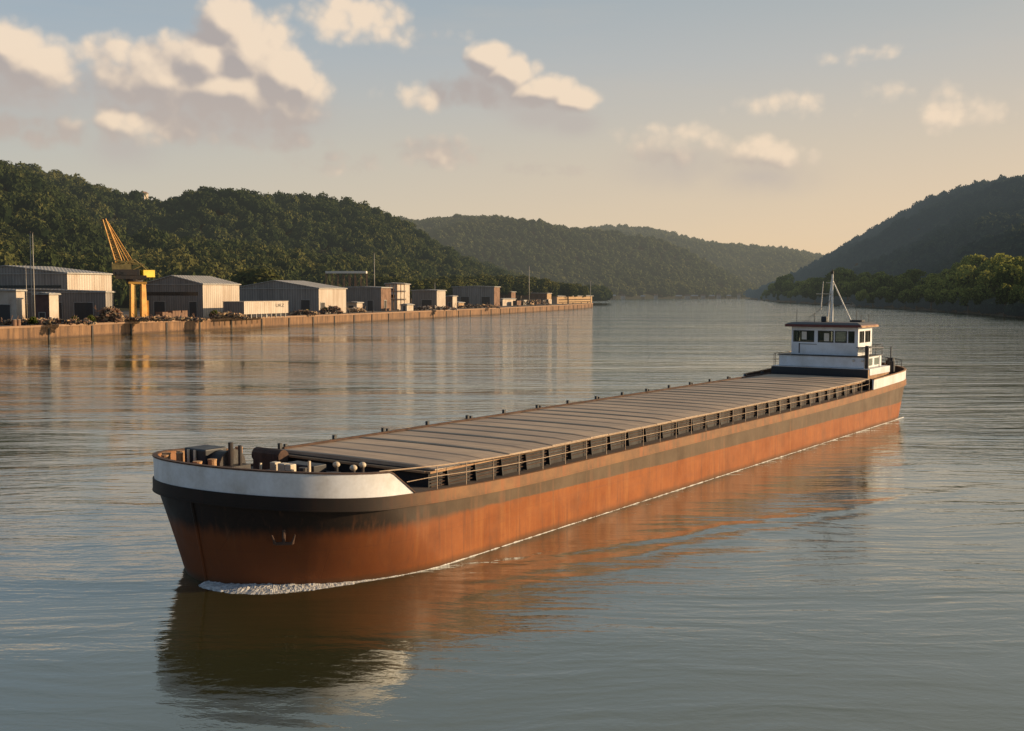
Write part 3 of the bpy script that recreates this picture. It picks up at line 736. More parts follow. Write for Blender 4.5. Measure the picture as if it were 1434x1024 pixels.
# pipe rack on the plant building's quay side
pr = thing('pipe_rack', 'open rusty pipe rack beside the tan plant building', 'pipe rack', tuple(at(541, 435, 436))[:2] + (GZ,), QANG)
f = MB()
for x_ in (0, 3.2, 6.4):
    for y_ in (0, 3): f.box(x_-.12, x_+.12, y_-.12, y_+.12, 0, 10.2)
for z_ in (4, 7.2, 10.2): f.box(-.3, 6.8, -.1, .1, z_, z_+.22); f.box(-.3, 6.8, 2.9, 3.1, z_, z_+.22)
f.build('frame', M['yard_rust'], pr)
f = MB()
for z_ in (4.45, 7.65, 10.65):
    for y_ in (.6, 1.4, 2.2): f.tube((-1, y_, z_), (7.6, y_, z_), .16, 6)
f.build('pipes', M['galv'], pr)

# long pale canopy on trestle legs
c0 = at(456, 383, 440); c1 = at(513, 383, 440)
cn = thing('canopy', 'long pale flat canopy on thin trestle legs above the warehouse roofs', 'canopy', (c0.x, c0.y, GZ), 0)
wd = c1.x - c0.x; hh = c0.z - GZ
MB().box(0, wd, -1, 3, hh, hh+.9).build('roof_slab', M['glow_white'], cn)
f = MB()
for i in range(8):
    x_ = wd*i/7; f.box(x_-.1, x_+.1, -.6, -.4, 0, hh); f.box(x_-.1, x_+.1, 2.4, 2.6, 0, hh)
    if i < 7: f.tube((x_, -.5, hh*.55), (x_+wd/7, -.5, hh-.3), .06, 5); f.tube((x_+wd/7, -.5, hh*.55), (x_, -.5, hh-.3), .06, 5)
f.box(0, wd, -.58, -.42, hh*.55, hh*.55+.2)
f.build('trestle', M['yard_rust'], cn)

# poles
for (x, yt_, Y, lab, rr) in [(42,326,246,'left one of the pair of tall thin poles on the quay at the left',.14),(45.5,327,246,'right one of the pair of tall thin poles on the quay at the left',.14),
        (36,371,262,'short thin pole just left of the tall twin poles',.1),(524,355,450,'tall grey pole behind the canopy end',.2),(741,373,640,'tall pale pole on the quay near the pier',.26),(827,393,736,'thin white pole at the pier head',.18),(609,396,500,'short dark pole on the dark square shed side',.14)]:
    q = at(x, yt_, Y); o = thing('pole', lab, 'pole', (q.x, q.y, GZ)); h_ = q.z-GZ
    MB().tube((0,0,0),(0,0,h_), rr, 8, rr*.55).build('shaft', M['galv'], o, True)
    MB().rbox((0,0,.15),(.9,.9,.3)).build('footing', M['concrete'], o)
    MB().tube((0,0,h_),(0,0,h_+.25), rr*1.3, 8).build('cap', M['yard_dark'], o)

# trailer / container on stilts
q = at(342, 441, 300); L_ = solve_along(Vector((q.x,q.y)), QD, 404)
tr = thing('storage_trailer', 'long cream box trailer raised on stubby supports beside the quay', 'trailer', (q.x, q.y, GZ), QANG)
w_ = solve_along(Vector((q.x,q.y)), LD, 313)
zt = CAMH + (HORIZ-423)/F*300 - GZ; zb = 1.15
b = MB(); b.box(-w_, 0, 0, L_, zb, zt); b.m = [0,0,0,1,0,0]; b.build('body', [M['wall_grey'], M['wall_sun_cream']], tr)  # shaded end and sunlit quay side put into the body colours
f = MB()
for i in range(9):
    y_ = L_*(i+.5)/9; f.box(-.4, -.15, y_-.15, y_+.15, 0, zb); f.box(-w_+.15, -w_+.4, y_-.15, y_+.15, 0, zb)
f.build('supports', M['galv'], tr)
f = MB(); f.box(-w_-.1, .1, -.1, L_+.1, zt, zt+.15); f.build('roof_rim', M['yard_light'], tr)
cu = bpy.data.curves.new('lettering', 'FONT'); cu.body = 'URZ'; cu.size = 1.5; cu.extrude = .01; cu.align_x = 'CENTER'; cu.space_character = 1.0
to = bpy.data.objects.new('tmp', cu); COL.objects.link(to); bpy.context.view_layer.update()
me = bpy.data.meshes.new_from_object(to.evaluated_get(bpy.context.evaluated_depsgraph_get())); bpy.data.objects.remove(to)
me.materials.clear(); me.materials.append(M['yard_dark']); lt = bpy.data.objects.new('lettering', me); COL.objects.link(lt); lt.parent = tr
lt.location = (.03, L_*.80, zt-1.55); lt.rotation_euler = (PI/2, 0, PI/2); lt.scale = (1.5, .9, 1)

# ------------------------------------------------------------------ crane
CY = 272.0; mpp = CY/F
def cx(px): return (px-196)*mpp
def spin(o, x_, y_, a):
    c_, s_ = math.cos(a), math.sin(a)
    for v_ in o.data.vertices: v_.co.x, v_.co.y = x_+(v_.co.x-x_)*c_-(v_.co.y-y_)*s_, y_+(v_.co.x-x_)*s_+(v_.co.y-y_)*c_
    return o
def cz(py): return CAMH + (HORIZ-py)*mpp - GZ
c0 = at(196, 445, CY)
cr = thing('harbour_crane', 'yellow portal crane with its lattice jib raised over the left quay', 'crane', (c0.x, CY, GZ), math.atan2(-c0.x, CY))
for (xa, xb, y0) in ((184,190.5,0),(198,204,0)):
    for yy in (-2.2, 2.2):
        l = MB(); a, b_ = cx(xa), cx(xb)
        l.add([(a-.25,yy-.5,0),(b_+.25,yy-.5,0),(b_+.25,yy+.5,0),(a-.25,yy+.5,0),(a,yy-.4,cz(398)),(b_,yy-.4,cz(398)),(b_,yy+.4,cz(398)),(a,yy+.4,cz(398))],
              [(0,3,2,1),(4,5,6,7),(0,1,5,4),(1,2,6,5),(2,3,7,6),(3,0,4,7)]); spin(l.build('leg', M['yellow'], cr), (a+b_)/2, yy, .5)
MB().box(cx(199), cx(208), -1.8, 1.8, .6, cz(421)).build('machinery_cabinet', M['yellow'], cr)
f = MB(); f.box(cx(182), cx(206), -2.9, -2.3+.4, -.0+.02, .7); f.box(cx(178), cx(208), 1.9, 2.7, .02, .7); f.build('bogies', M['crane_dark'], cr)
f = MB(); f.box(cx(182), cx(206), -2.7, 2.7, cz(398), cz(395)); f.build('portal_beam', M['yellow'], cr)
f = MB(); f.tube((cx(190), 0, cz(395)), (cx(190), 0, cz(391)), 2.0, 20); f.build('slew_ring', M['crane_dark'], cr)
f = MB(); f.box(cx(165), cx(206), -2, 2, cz(391), cz(386)); f.build('slew_platform', M['crane_dark'], cr)
f = MB(); f.box(cx(162), cx(197), -2.1, 2.1, cz(386), cz(378)); hs = f.build('machine_house', M['crane_dark'], cr, bevel=.08)
MB().box(cx(166), cx(176), -2.16, -2.08, cz(385), cz(381)).build('window', M['yard_glass'], hs)
f = MB(); f.box(cx(197.5), cx(215), -1.2, 1.2, cz(388.5), cz(378.5)); spin(f.build('counterweight', M['yellow_bright'], cr, bevel=.06), cx(206), 0, .5)
f = MB()  # upper works
f.box(cx(161), cx(186), -1.5, 1.5, cz(379), cz(371))
for (xa, ya, xb, yb) in ((161,371,190,366),(186,379,202,371),(176,371,190,364),(190,364,206,378),(165,366,200,370),(161,379,161,368),(172,379,180,366)):
    for yy in (-1.3, 1.3): f.tube((cx(xa),yy,cz(ya)),(cx(xb),yy,cz(yb)), .16, 6)
f.box(cx(178), cx(204), -1.4, 1.4, cz(371), cz(370))
f.build('upper_frame', M['crane_olive'], cr)
def lattice(mb, A, B, wa, wb, n, rc=.14, rb=.06):
    """four-chord lattice from A to B (x,z), depth across y"""
    A = Vector(A); B = Vector(B); d = (B-A).normalized(); s_ = Vector((0,1,0)); u = d.cross(s_).normalized()
    P = []
    for i in range(n+1):
        t = i/n; c = A.lerp(B, t); w_ = wa+(wb-wa)*t
        P.append([c+u*w_*a+s_*w_*b for a, b in ((-1,-1),(1,-1),(1,1),(-1,1))])
    for i in range(n):
        for k in range(4):
            mb.tube(P[i][k], P[i+1][k], rc, 6); mb.tube(P[i][k], P[i+1][(k+1) % 4], rb, 4)
            mb.tube(P[i][k], P[i][(k+1) % 4], rb, 4)
f = MB(); lattice(f, (cx(169.5),0,cz(367)), (cx(152),0,cz(309)), .75, .35, 12, .17, .07); f.build('jib', M['yellow'], cr)
f = MB(); lattice(f, (cx(186),0,cz(368)), (cx(155.5),0,cz(312)), .45, .12, 12, .09, .05)
f.tube((cx(178),-.8,cz(366)),(cx(154),-.2,cz(311)), .08, 5); f.tube((cx(178),.8,cz(366)),(cx(154),.2,cz(311)), .08, 5)
f.build('back_stay', M['yellow'], cr)
f = MB(); f.tube((cx(151),-.3,cz(310)),(cx(151),.3,cz(310)), .5, 12); f.build('sheave', M['crane_dark'], cr)

# ------------------------------------------------------------------ yard clutter
def along(px, Y): return Vector(((px-717)/F*Y, Y, GZ))
def crate(x, Y, lab, w_=2.0, h_=2.0, mat='timber', rz=None):
    p = along(x, Y); o = thing('crate', lab, 'crate', p, QANG + (rz or 0), 'timber crates stacked on the quay')
    b = MB(); b.box(-w_/2, w_/2, -w_/2, w_/2, .12, h_); b.build('body', M[mat], o)
    s_ = MB(); 
    for k in (-1, 1): s_.box(-w_/2-.04, w_/2+.04, k*w_/2-.1, k*w_/2+.1, 0, h_+.05); s_.box(k*w_/2-.1, k*w_/2+.1, -w_/2-.07, w_/2+.07, 0, h_+.03)
    s_.build('battens', M['yard_rust'], o); return o
c0_ = crate(227, 285, 'upright timber crate in the row between the crane and the gabled warehouse')
for i in range(1, 7): copy_thing(c0_, along(227+i*4.6, 285+i*1.2), QANG+random.uniform(-.1,.1), scale=(1,1,random.uniform(.8,1.15)))
def drum(): 
    o = thing('oil_drum', 'small rusty oil drum standing on the quay', 'drum', (0,0,0), 0, 'rusty drums on the quay')
    b = MB(); b.tube((0,0,0),(0,0,1.1), .42, 12); b.tube((0,0,.35),(0,0,.42), .45, 12); b.tube((0,0,.7),(0,0,.77), .45, 12); b.build('barrel', M['yard_rust'], o)
    MB().tube((0,0,1.1),(0,0,1.14), .38, 12).build('lid', M['galv'], o); return o
dr = drum(); first = True
for (x, Y) in [(120,257),(126,258),(218,277),(221,278),(297,297),(301,299),(305,300),(410,345),(414,347),(425,352),(493,392),(498,395),(540,420),(588,440),(594,443),(655,500),(108,252),(58,240),(63,241),(20,233),(26,234)]:
    p = along(x, Y)
    if first: dr.location = p; first = False
    else: copy_thing(dr, p, random.uniform(0, 6), scale=(random.uniform(.9,1.3),)*3)
def heap(name, label, x0, x1, Y, hgt, mats, n, seed):
    r = random.Random(seed); a = along(x0, Y); b = along(x1, Y); mb = MB(); W = (b.x-a.x)
    for i in range(n):
        u = r.random(); env = math.sin(PI*u)**.6; z = r.uniform(0, hgt*env*.8)
        mb.rbox((W*u, r.uniform(-2,2), z+.3), (r.uniform(.2,1.5), r.uniform(.15,.6), r.uniform(.1,.55)), r.uniform(0,6), r.uniform(-.6,.6), r.uniform(-.6,.6), r.randrange(len(mats)))
    for i in range(n//6):
        u = r.random(); p = Vector((W*u, r.uniform(-2,2), r.uniform(0, hgt*.6))); mb.tube(p, p+Vector((r.uniform(-1.6,1.6), r.uniform(-1,1), r.uniform(.3,1.6))), .07, 5)
    o = mb.build(name, [M[m] for m in mats]); o.location = (a.x, a.y, GZ)
    return tag(o, label, 'scrap heap', kind='stuff')
heap('scrap_heap', 'tall heap of rusty scrap just left of the crane legs', 137, 172, 264, 4.4, ['yard_rust','yard_rust','yard_dark','timber'], 190, 1)
heap('scrap_heap', 'low litter of planks and scrap along the left end of the quay', 2, 132, 242, 1.2, ['yard_rust','yard_dark','yard_dark','timber'], 260, 2)
heap('scrap_heap', 'scrap and pallets strewn around the crane feet', 174, 285, 268, 1.1, ['yard_rust','yard_dark','timber','timber'], 200, 3)
heap('scrap_heap', 'pile of beams and junk beside the raised trailer', 296, 345, 292, 1.9, ['yard_rust','yard_dark','timber','timber'], 130, 4)
heap('scrap_heap', 'brown brush and scrap against the cream end wall of the wide warehouse', 448, 480, 362, 3.0, ['yard_rust','yard_dark'], 110, 5)
heap('scrap_heap', 'stacked pale boards in front of the canopy warehouse', 486, 512, 392, 1.9, ['timber','yard_light'], 90, 6)
heap('scrap_heap', 'mixed scrap between the plant building and dark sheds', 575, 640, 440, 1.9, ['yard_rust','yard_dark','yard_light'], 170, 7)
heap('scrap_heap', 'low scrap strip in front of the farthest warehouse', 640, 700, 500, 1.8, ['yard_rust','timber','yard_dark'], 140, 8)
heap('scrap_heap', 'rust brown machinery clutter along the outer quay', 722, 772, 610, 3.6, ['yard_rust','yard_dark','timber','yard_light'], 170, 9)
heap('scrap_heap', 'scrap under and behind the raised trailer end', 404, 446, 345, 1.5, ['yard_rust','yard_dark','timber'], 110, 10)
# shipping containers on outer quay
cols = ['yard_rust','galv','timber','yard_rust','yard_dark','yard_light']
labs = ['rust brown container nearest on the outer quay','grey container second along the outer quay','wood coloured container on the outer quay by the pale pole','rust brown container just past the pale pole','dark container among the outer quay clutter','cream container nearest the pier shed']
for i, (x, Y) in enumerate([(724,596),(733,612),(743,628),(752,645),(760,660),(768,676)]):
    o = thing('container', labs[i], 'container', along(x, Y), QANG, 'containers on the outer quay')
    b = MB(); b.box(-2.4, 0, 0, 6, .1, 2.7+.3*(i % 2)); b.build('body', M[cols[i]], o)
    d = MB(); d.box(-2.3, -1.23, -.08, -.01, .2, 2.55); d.box(-1.17, -.1, -.08, -.01, .2, 2.55); d.build('door', M['yard_dark'], o)
# mooring bollards along the quay edge
bo = thing('mooring_bollard', 'small dark mooring bollard on the quay coping', 'bollard', (0,0,0), 0, 'mooring bollards along the quay')
MB().tube((0,0,0),(0,0,.7), .28, 10, .22).build('post', M['yard_dark'], bo); MB().tube((0,0,.7),(0,0,.9), .42, 10, .38).build('head', M['yard_dark'], bo)
first = True
for i in range(8, len(Q)-1, 1):
    q_ = Q[i]; p = Vector((q_.x-.6, q_.y, 3.02))
    if first: bo.location = p; first = False
    else: copy_thing(bo, p)
# bushes on the quay
bt = [crown_template(220, 5, .16, 900+i) for i in range(2)]
for i, (x, Y, s_) in enumerate([(46,236,1.3),(105,250,1.2),(300,296,1.6),(310,300,1.2),(455,362,1.5),(466,364,1.7),(430,352,1.2),(128,252,1.3)]):
    T, S = bt[i % 2]; me = tri_mesh('foliage', T*s_*.8, np.clip(S+.3, 0, 1), M['bank_tree']); p = along(x, Y)
    o = thing('bush', ['brown green bush at the foot of the twin poles','small bush in front of the open shed bays','bush just left of the raised trailer','lower bush touching the dark end of the trailer','bush at the near corner of the wide warehouse end wall','taller bush against the wide warehouse end wall','bush right of the raised trailer','bush left of the tall scrap heap'][i], 'bush', (p.x, p.y, GZ))
    c = bpy.data.objects.new('foliage', me); COL.objects.link(c); c.parent = o
    s2 = MB()
    for k in range(5): s2.tube((0,0,0), (random.uniform(-.6,.6)*s_, random.uniform(-.6,.6)*s_, 1.1*s_), .05, 5, .02)
    s2.build('stems', M['bark'], o)

# far shore village
roofm = ['yard_rust','roof_sheet']
hp = [(846,1560,6),(858,1570,7),(872,1590,5),(900,1620,6),(918,1640,5),(950,1680,9),(962,1690,7),(972,1700,10),(984,1710,7),(996,1720,8),(1006,1730,6),(1020,1745,6),(1034,1755,5)]
hn = ['first','second','third','fourth','fifth','sixth','seventh','eighth','ninth','tenth','eleventh','twelfth','last']
for i, (x, Y, W) in enumerate(hp):
    p = Vector(((x-717)/F*Y, Y, .3)); o = thing('shore_house', 'tiny %s house on the far shore, %s from the left' % (['cream','tan'][i % 2], hn[i]), 'house', p, random.uniform(-.3,.3), 'houses on the far shore')
    H = random.uniform(4, 6.5)
    MB().box(-W/2, W/2, -3, 3, 0, H).build('wall', M[['yard_light','timber'][i % 2]], o)
    MB().add([(-W/2-.4,-3.4,H),(W/2+.4,-3.4,H),(W/2+.4,3.4,H),(-W/2-.4,3.4,H),(-W/2-.4,0,H+2),(W/2+.4,0,H+2)], [(0,1,5,4),(2,3,4,5),(0,4,3),(1,2,5),(0,3,2,1)]).build('roof', M[roofm[i % 2]], o)
# moored boat under right bank
p = Vector(((1186-717)/F*770, 770, 0)); o = thing('moored_boat', 'small pale cabin boat moored under the right bank', 'boat', p, .3)
b = MB(); b.add([(-5,-1.3,-.3),(3.5,-1.3,-.3),(6,0,-.3),(3.5,1.3,-.3),(-5,1.3,-.3),(-5,-1.6,1.2),(3.5,-1.6,1.3),(6.6,0,1.7),(3.5,1.6,1.3),(-5,1.6,1.2)],
      [(0,1,6,5),(1,2,7,6),(2,3,8,7),(3,4,9,8),(4,0,5,9),(5,6,7,8,9)]); b.build('hull', M['yard_light'], o)
b = MB(); b.box(-3.5, 1.5, -1.1, 1.1, 1.25, 2.9); b.build('cabin', M['yard_light'], o); MB().box(-3.3, 1.3, -1.14, -1.1, 2.0, 2.6).build('window', M['yard_glass'], o)

# ------------------------------------------------------------------ the barge
HX, HY = -10.61, 37.51; HROT = math.atan2(.8185, .5746); HB = 5.15
barge = thing('cargo_barge', 'long empty-decked river cargo barge with orange and taupe hull, white bow band and white wheelhouse', 'barge', (HX, HY, 0), HROT)
def zdeck(x):
    return 2.62 + .68*max(0, 1-x/14)**2 + .42*max(0, (x-42)/27)**2
SC, SA = 64.6, 6.6
def outline(h, inset=0.0, nb=44, ns=54, nst=18):
    """closed loop of (x,y) from stem down the port side (y<0), round the stern and back; h 0 waterline..1 deck"""
    xf = .15-.65*h; xc = 7.0-3.0*h; p = 1.85+.15*h; a = xc-xf; B = HB-inset
    if h < 0: B = HB*(1+.12*h)
    port = []
    for k in range(nb):
        t = k/nb*PI/2
        port.append((xf+inset+(a-inset)*(1-math.cos(t)**(2/p)), -B*math.sin(t)**(2/p)))
    sc = SC - 1.5*(1-h) ; sa = SA - .8*(1-h)
    for k in range(ns): port.append((xc+(sc-xc)*k/ns, -B))
    for k in range(nst+1):
        t = k/nst*PI/2; port.append((sc+(sa-inset)*math.sin(t)**(2/2.3), -B*max(0, math.cos(t))**(2/2.3)))
    star = [(x, -y) for (x, y) in reversed(port[1:-1])]
    return port + star, len(port)
def shell(levels, mat, name, parent, zf, smooth=True, cap=False, matidx=None):
    mb = MB(); rows = []
    for (h, ins, zz) in levels:
        o, npt = outline(h, ins); rows.append([(x, y, zf(x, zz)) for (x, y) in o])
    n = len(rows[0]); vs = [p for r in rows for p in r]
    fs = [(i*n+j, i*n+(j+1) % n, (i+1)*n+(j+1) % n, (i+1)*n+j) for i in range(len(rows)-1) for j in range(n)]
    mb.add(vs, fs)
    return mb, rows, npt
mb, rows, npt = shell([(-.3,0,-.3),(0,0,0),(.12,0,.12),(.25,0,.25),(.4,0,.4),(.55,0,.55),(.7,0,.7),(.85,0,.85),(.93,0,.93),(1,0,1)], None, 'hull', barge, lambda x, k: k*zdeck(x) if k > 0 else k*3)
mb.build('hull', M['hull'], barge, True)
# deck plate
o_, npt = outline(1, .02); dk = MB(); n = len(o_)
dv = [(x, y, zdeck(x)-.03) for (x, y) in o_]; half = npt
dk.add(dv, [(i, i+1, n-i-1, (n-i) % n) for i in range(0, half-2)] )
dk.build('deck', M['deck'], barge)
# gunwale band and mouldings
def band(name, mat, off0, off1, z0, z1, x_max=None, xmin=None):
    """solid band following the deck outline; offsets outward positive, z relative to deck"""
    a, npt = outline(1, -off1); b, _ = outline(1, -off0); mb = MB(); n = len(a)
    idx = [i for i in range(n)]
    vs = []
    for i in idx:
        (xo, yo), (xi, yi) = a[i], b[i]; zd = zdeck(xo)
        vs += [(xi, yi, zd+z0), (xo, yo, zd+z0), (xo, yo, zd+z1), (xi, yi, zd+z1)]
    fs = []
    for i in range(n):
        j = (i+1) % n
        for k in range(4): fs.append((i*4+k, j*4+k, j*4+(k+1) % 4, i*4+(k+1) % 4))
    mb.add(vs, fs); return mb.build(name, mat, barge, 'auto')
band('gunwale', M['gunwale'], -.12, .06, -.42, .04)
band('rubbing_strake', M['gunwale'], -.05, .075, -.405, -.36)
# bow bulwark (white outside, rusty inside)
def bulwark(name, sel, height, x_slope, mats, cap_mat, zfun):
    a, npt = outline(1.0, .0); n = len(a)
    up, _ = outline(1.0, -.02); inn, _ = outline(1.0, .10)
    idx = sel(a, npt); vs = []; 
    for i in idx:
        (xo, yo), (xu, yu), (xi, yi) = a[i], up[i], inn[i]; z0 = zdeck(xo)+.04; z1 = z0 + zfun(xo)
        vs += [(xo, yo, z0), (xu, yu, z1), (xi, yi, z1), (xi, yi, z0)]
    mb = MB(); b = len(idx)
    mb.add(vs, [])
    for i in range(b-1):
        p, q = i*4, (i+1)*4
        mb.f.append([p, q, q+1, p+1]); mb.m.append(0)
        mb.f.append([p+1, q+1, q+2, p+2]); mb.m.append(1)
        mb.f.append([p+2, q+2, q+3, p+3]); mb.m.append(1)
    for e in (0, (b-1)*4): mb.f.append([e, e+1, e+2, e+3]); mb.m.append(0)
    o = mb.build(name, mats, barge, 'auto')
    c = MB(); vs = []
    for k, i in enumerate(idx):
        (xu, yu) = outline_cap_out[i]; (xi, yi) = outline_cap_in[i]; z1 = zdeck(a[i][0])+.04+zfun(a[i][0])
        vs += [(xi, yi, z1+.004), (xu, yu, z1+.004), (xu, yu, z1+.055), (xi, yi, z1+.055)]
    c.add(vs, [])
    for i in range(b-1):
        for k in range(4): c.f.append([i*4+k, (i+1)*4+k, (i+1)*4+(k+1) % 4, i*4+(k+1) % 4]); c.m.append(0)
    for e in (0, (b-1)*4): c.f.append([e, e+1, e+2, e+3]); c.m.append(0)
    c.build('cap_rail', cap_mat, o, 'auto')
    return o
outline_cap_out, _ = outline(1.0, -.05); outline_cap_in, _ = outline(1.0, .13)
_a, _n = outline(1.0, 0)
def bow_sel(a, npt):
    n = len(a); port = [i for i in range(npt) if a[i][0] < 5.2]; star = [i for i in range(npt, n) if a[i][0] < 8]
    return list(reversed(port))[::1] + list(reversed(star))
def bow_h(x): return .80 - .80*max(0, min(1, (x-3.9)/1.2)) if x > 3.9 else .80
def bow_sel_port(a, npt): return list(reversed([i for i in range(npt) if a[i][0] < 5.25])) + list(reversed([i for i in range(npt, len(a)) if a[i][0] < 5.25]))
bulwark('bow_bulwark', bow_sel_port, .8, 0, [M['white'], M['rust']], M['rust_dark'], bow_h)['label'] = 'white painted bulwark band round the bow, rusty inside'
def stern_sel(a, npt): return [i for i in range(len(a)) if a[i][0] > 57.2]
bulwark('stern_bulwark', stern_sel, .8, 0, [M['white'], M['rust_dark']], M['rust_light'], lambda x: .72 if x > 57.6 else .70)

# hatch coaming
HX0, HX1, HYW, HZ = 7.0, 60.0, 4.25, 3.40
c = MB()
for s_ in (-1, 1):
    y0, y1 = sorted((s_*HYW, s_*(HYW-.12))); c.box(HX0, HX1, y0, y1, 2.5, HZ)
c.box(HX0, HX0+.12, -HYW+.12, HYW-.12, 2.5, HZ); c.box(HX1-.12, HX1, -HYW+.12, HYW-.12, 2.5, HZ)
co = c.build('hatch_coaming', M['coaming'], barge)
f = MB()
for z_ in (2.76, 2.89, 3.02, 3.15):
    for s_ in (-1, 1):
        y0, y1 = sorted((s_*(HYW+.002), s_*(HYW+.06))); f.box(HX0+.1, HX1-.1, y0, y1, z_, z_+.03)
f.build('stiffener_ribs', M['rust_dark'], co)
f = MB()
for s_ in (-1, 1):
    y0, y1 = sorted((s_*(HYW+.003), s_*(HYW+.22))); f.box(HX0-.15, HX1, y0, y1, HZ-.085, HZ-.01)
f.box(HX0-.22, HX0-.003, -HYW+.0, HYW, HZ-.085, HZ-.01)
f.build('top_flange', M['rust_light'], co)
x = HX0+1.0
while x < HX1-1:
    for s_ in (-1, 1):
        f = MB(); ya, yb = s_*(HYW+.004), s_*(HYW+.20)
        f.add([(x-.03,ya,2.62),(x+.03,ya,2.62),(x+.03,yb,2.62),(x-.03,yb,2.62),(x-.03,ya,HZ-.09),(x+.03,ya,HZ-.09),(x+.03,s_*(HYW+.12),HZ-.09),(x-.03,s_*(HYW+.12),HZ-.09)],
              [(0,3,2,1),(4,5,6,7),(0,1,5,4),(1,2,6,5),(2,3,7,6),(3,0,4,7)])
        f.build('bracket', M['coaming'], co)
    x += 1.75
# hatch covers: individual lids, each slightly crowned, lip lapping over the next
npan = 33; pw = (HX1-HX0-.2)/npan
for i in range(npan):
    x0 = HX0+.1+i*pw; x1 = x0+pw-.04; hb = HZ+.012; dz = random.uniform(-.012, .014); f = MB(); ny = 9
    ys = [-HYW-.24+(2*HYW+.30)*j/ny for j in range(ny+1)]
    def zc(y): return .085+dz+.035*(1-(y/HYW)**2) - (.05 if abs(y) > HYW+.2 else 0)
    vs = []
    prof = [(x0,0),(x0,1),(x0+.10,1.25),(x0+.16,1),(x1-.02,.92),(x1,0)]
    for y in ys:
        for (px_, q_) in prof: vs.append((px_, y, hb + q_*zc(y)))
    m_ = len(prof)
    fs = [(j*m_+k, (j+1)*m_+k, (j+1)*m_+k+1, j*m_+k+1) for j in range(ny) for k in range(m_-1)]
    fs += [tuple(range(m_)), tuple(ny*m_+k for k in reversed(range(m_)))]
    f.add(vs, fs); 
    hc = f.build('hatch_cover', M['hatch'], barge)
    if i % 2 == 0:
        g = MB()
        g.box(x0+.03, x0+.17, 3.78, 3.92, hb+.1, hb+.36)
        if i % 4 == 0: g.box(x0+.33, x0+.45, 3.78, 3.90, hb+.1, hb+.30)
        g.build('lifting_lug', M['black'], hc)
# far-side rail tube along hatch
f = MB(); f.box(HX0+.3, HX1, HYW-.55, HYW-.42, HZ+.12, HZ+.2); f.build('runner_rail', M['rust_dark'], barge)

# side railings
def railing(side, x0, x1, step, name='railing'):
    y = side*(HB-.12); f = MB(); x = x0; posts = []
    while x <= x1+.01: posts.append(x); x += step
    top = [(p_, y, zdeck(p_)+.9) for p_ in posts]; mid = [(p_, y, zdeck(p_)+.52) for p_ in posts]
    if side < 0:
        top = [(3.9, -HB+.55, zdeck(4)+.84)] + top; mid = [(5.0, y+.12, zdeck(5)+.42)] + mid
    f.path(top, .026, 6); f.path(mid, .014, 6)
    o = f.build(name, M['rail'], barge)
    for p_ in posts:
        MB().tube((p_, y, zdeck(p_)), (p_, y, zdeck(p_)+.9), .02, 6).build('stanchion', M['rail'], o)
    return o
railing(-1, 6.55, 57.2, 1.746)
# starboard side: low rail
f = MB(); pts = [(x_, HB-.15, zdeck(x_)+.45) for x_ in range(8, 60, 4)]; f.path(pts, .03, 5)
for p_ in pts: f.tube((p_[0], p_[1], zdeck(p_[0])), p_, .03, 5)
f.build('low_rail', M['rust_dark'], barge)

# ---- foredeck gear
ZF = zdeck(2)
def part(mb, name, mat, parent=barge, **k): return mb.build(name, M[mat], parent, **k)
wl = MB(); wl.box(1.1, 2.1, 1.15, 2.3, ZF, 4.42); wi = part(wl, 'windlass', 'black', bevel=.05)
d = MB(); d.tube((1.7, .45, 3.85), (1.7, 1.15, 3.85), .5, 18); d.tube((1.7, .38, 3.85), (1.7, .45, 3.85), .6, 18); part(d, 'drum', 'dark_steel', wi)
d = MB(); d.tube((1.7, 2.3, 3.6), (1.7, 2.75, 3.6), .28, 14); part(d, 'warping_end', 'rust', wi)
d = MB(); d.box(1.03, 1.08, 1.95, 2.05, 3.4, 4.38); d.box(1.03, 1.08, 1.6, 1.7, 3.6, 4.38); part(d, 'guide_bar', 'cream', wi)
d = MB(); d.tube((1.5,.25,ZF),(1.5,.25,4.72), .09, 8); d.tube((1.75,.05,ZF),(1.75,.05,4.6), .07, 8); d.box(1.2,2.1,-.1,.36,ZF,3.9); part(d, 'brake_stand', 'dark_steel', wi)
def bollards(x, y, r=.14, h=.95, mat='rust_light'):
    f = MB(); f.box(x-.55, x+.55, y-.22, y+.22, ZF-.05, ZF+.1)
    for k in (-.32, .32): f.tube((x+k, y, ZF+.1), (x+k, y, ZF+h), r, 12); f.tube((x+k, y, ZF+h), (x+k, y, ZF+h+.05), r*1.08, 12)
    return part(f, 'mooring_bitts', mat)
bollards(1.3, 3.15, .15, 1.0); bollards(.7, 2.45, .12, 1.05); bollards(.6, .55, .15, 1.0); bollards(2.2, -2.3, .14, .75, 'dark_steel'); bollards(4.2, 3.3, .14, .8)
f = MB(); 
for (x_, y_) in ((2.5, 2.9), (3.4, 3.4), (4.6, 3.9)): f.box(x_-.2, x_+.2, y_-.2, y_+.2, ZF-.1, ZF+.55)
part(f, 'fairlead', 'rust')
f = MB(); f.box(6.2, 7.0-.23, 3.0, 4.4, 2.7, 3.5); f.tube((6.5, 2.9, 3.35), (6.5, 4.5, 3.35), .3, 14); part(f, 'hose_reel', 'rust_dark', bevel=.03)
f = MB(); f.box(5.2, 6.4, -1.5, 2.6, 2.7, 3.05); f.box(5.5, 6.2, .2, 1.8, 3.05, 3.35); part(f, 'deck_locker', 'black', bevel=.03)
for (x_, y_, h_) in ((5.35, -1.15, 3.52), (5.0, -2.35, 3.55), (5.7, -2.15, 3.55)):
    f = MB(); f.tube((x_, y_, 2.8), (x_, y_, h_), .07, 10); vst = part(f, 'vent', 'dark_steel'); f = MB(); f.ball((x_, y_, h_+.04), .14, 14, 9, .8); part(f, 'vent_cowl', 'cream', vst, smooth=True)
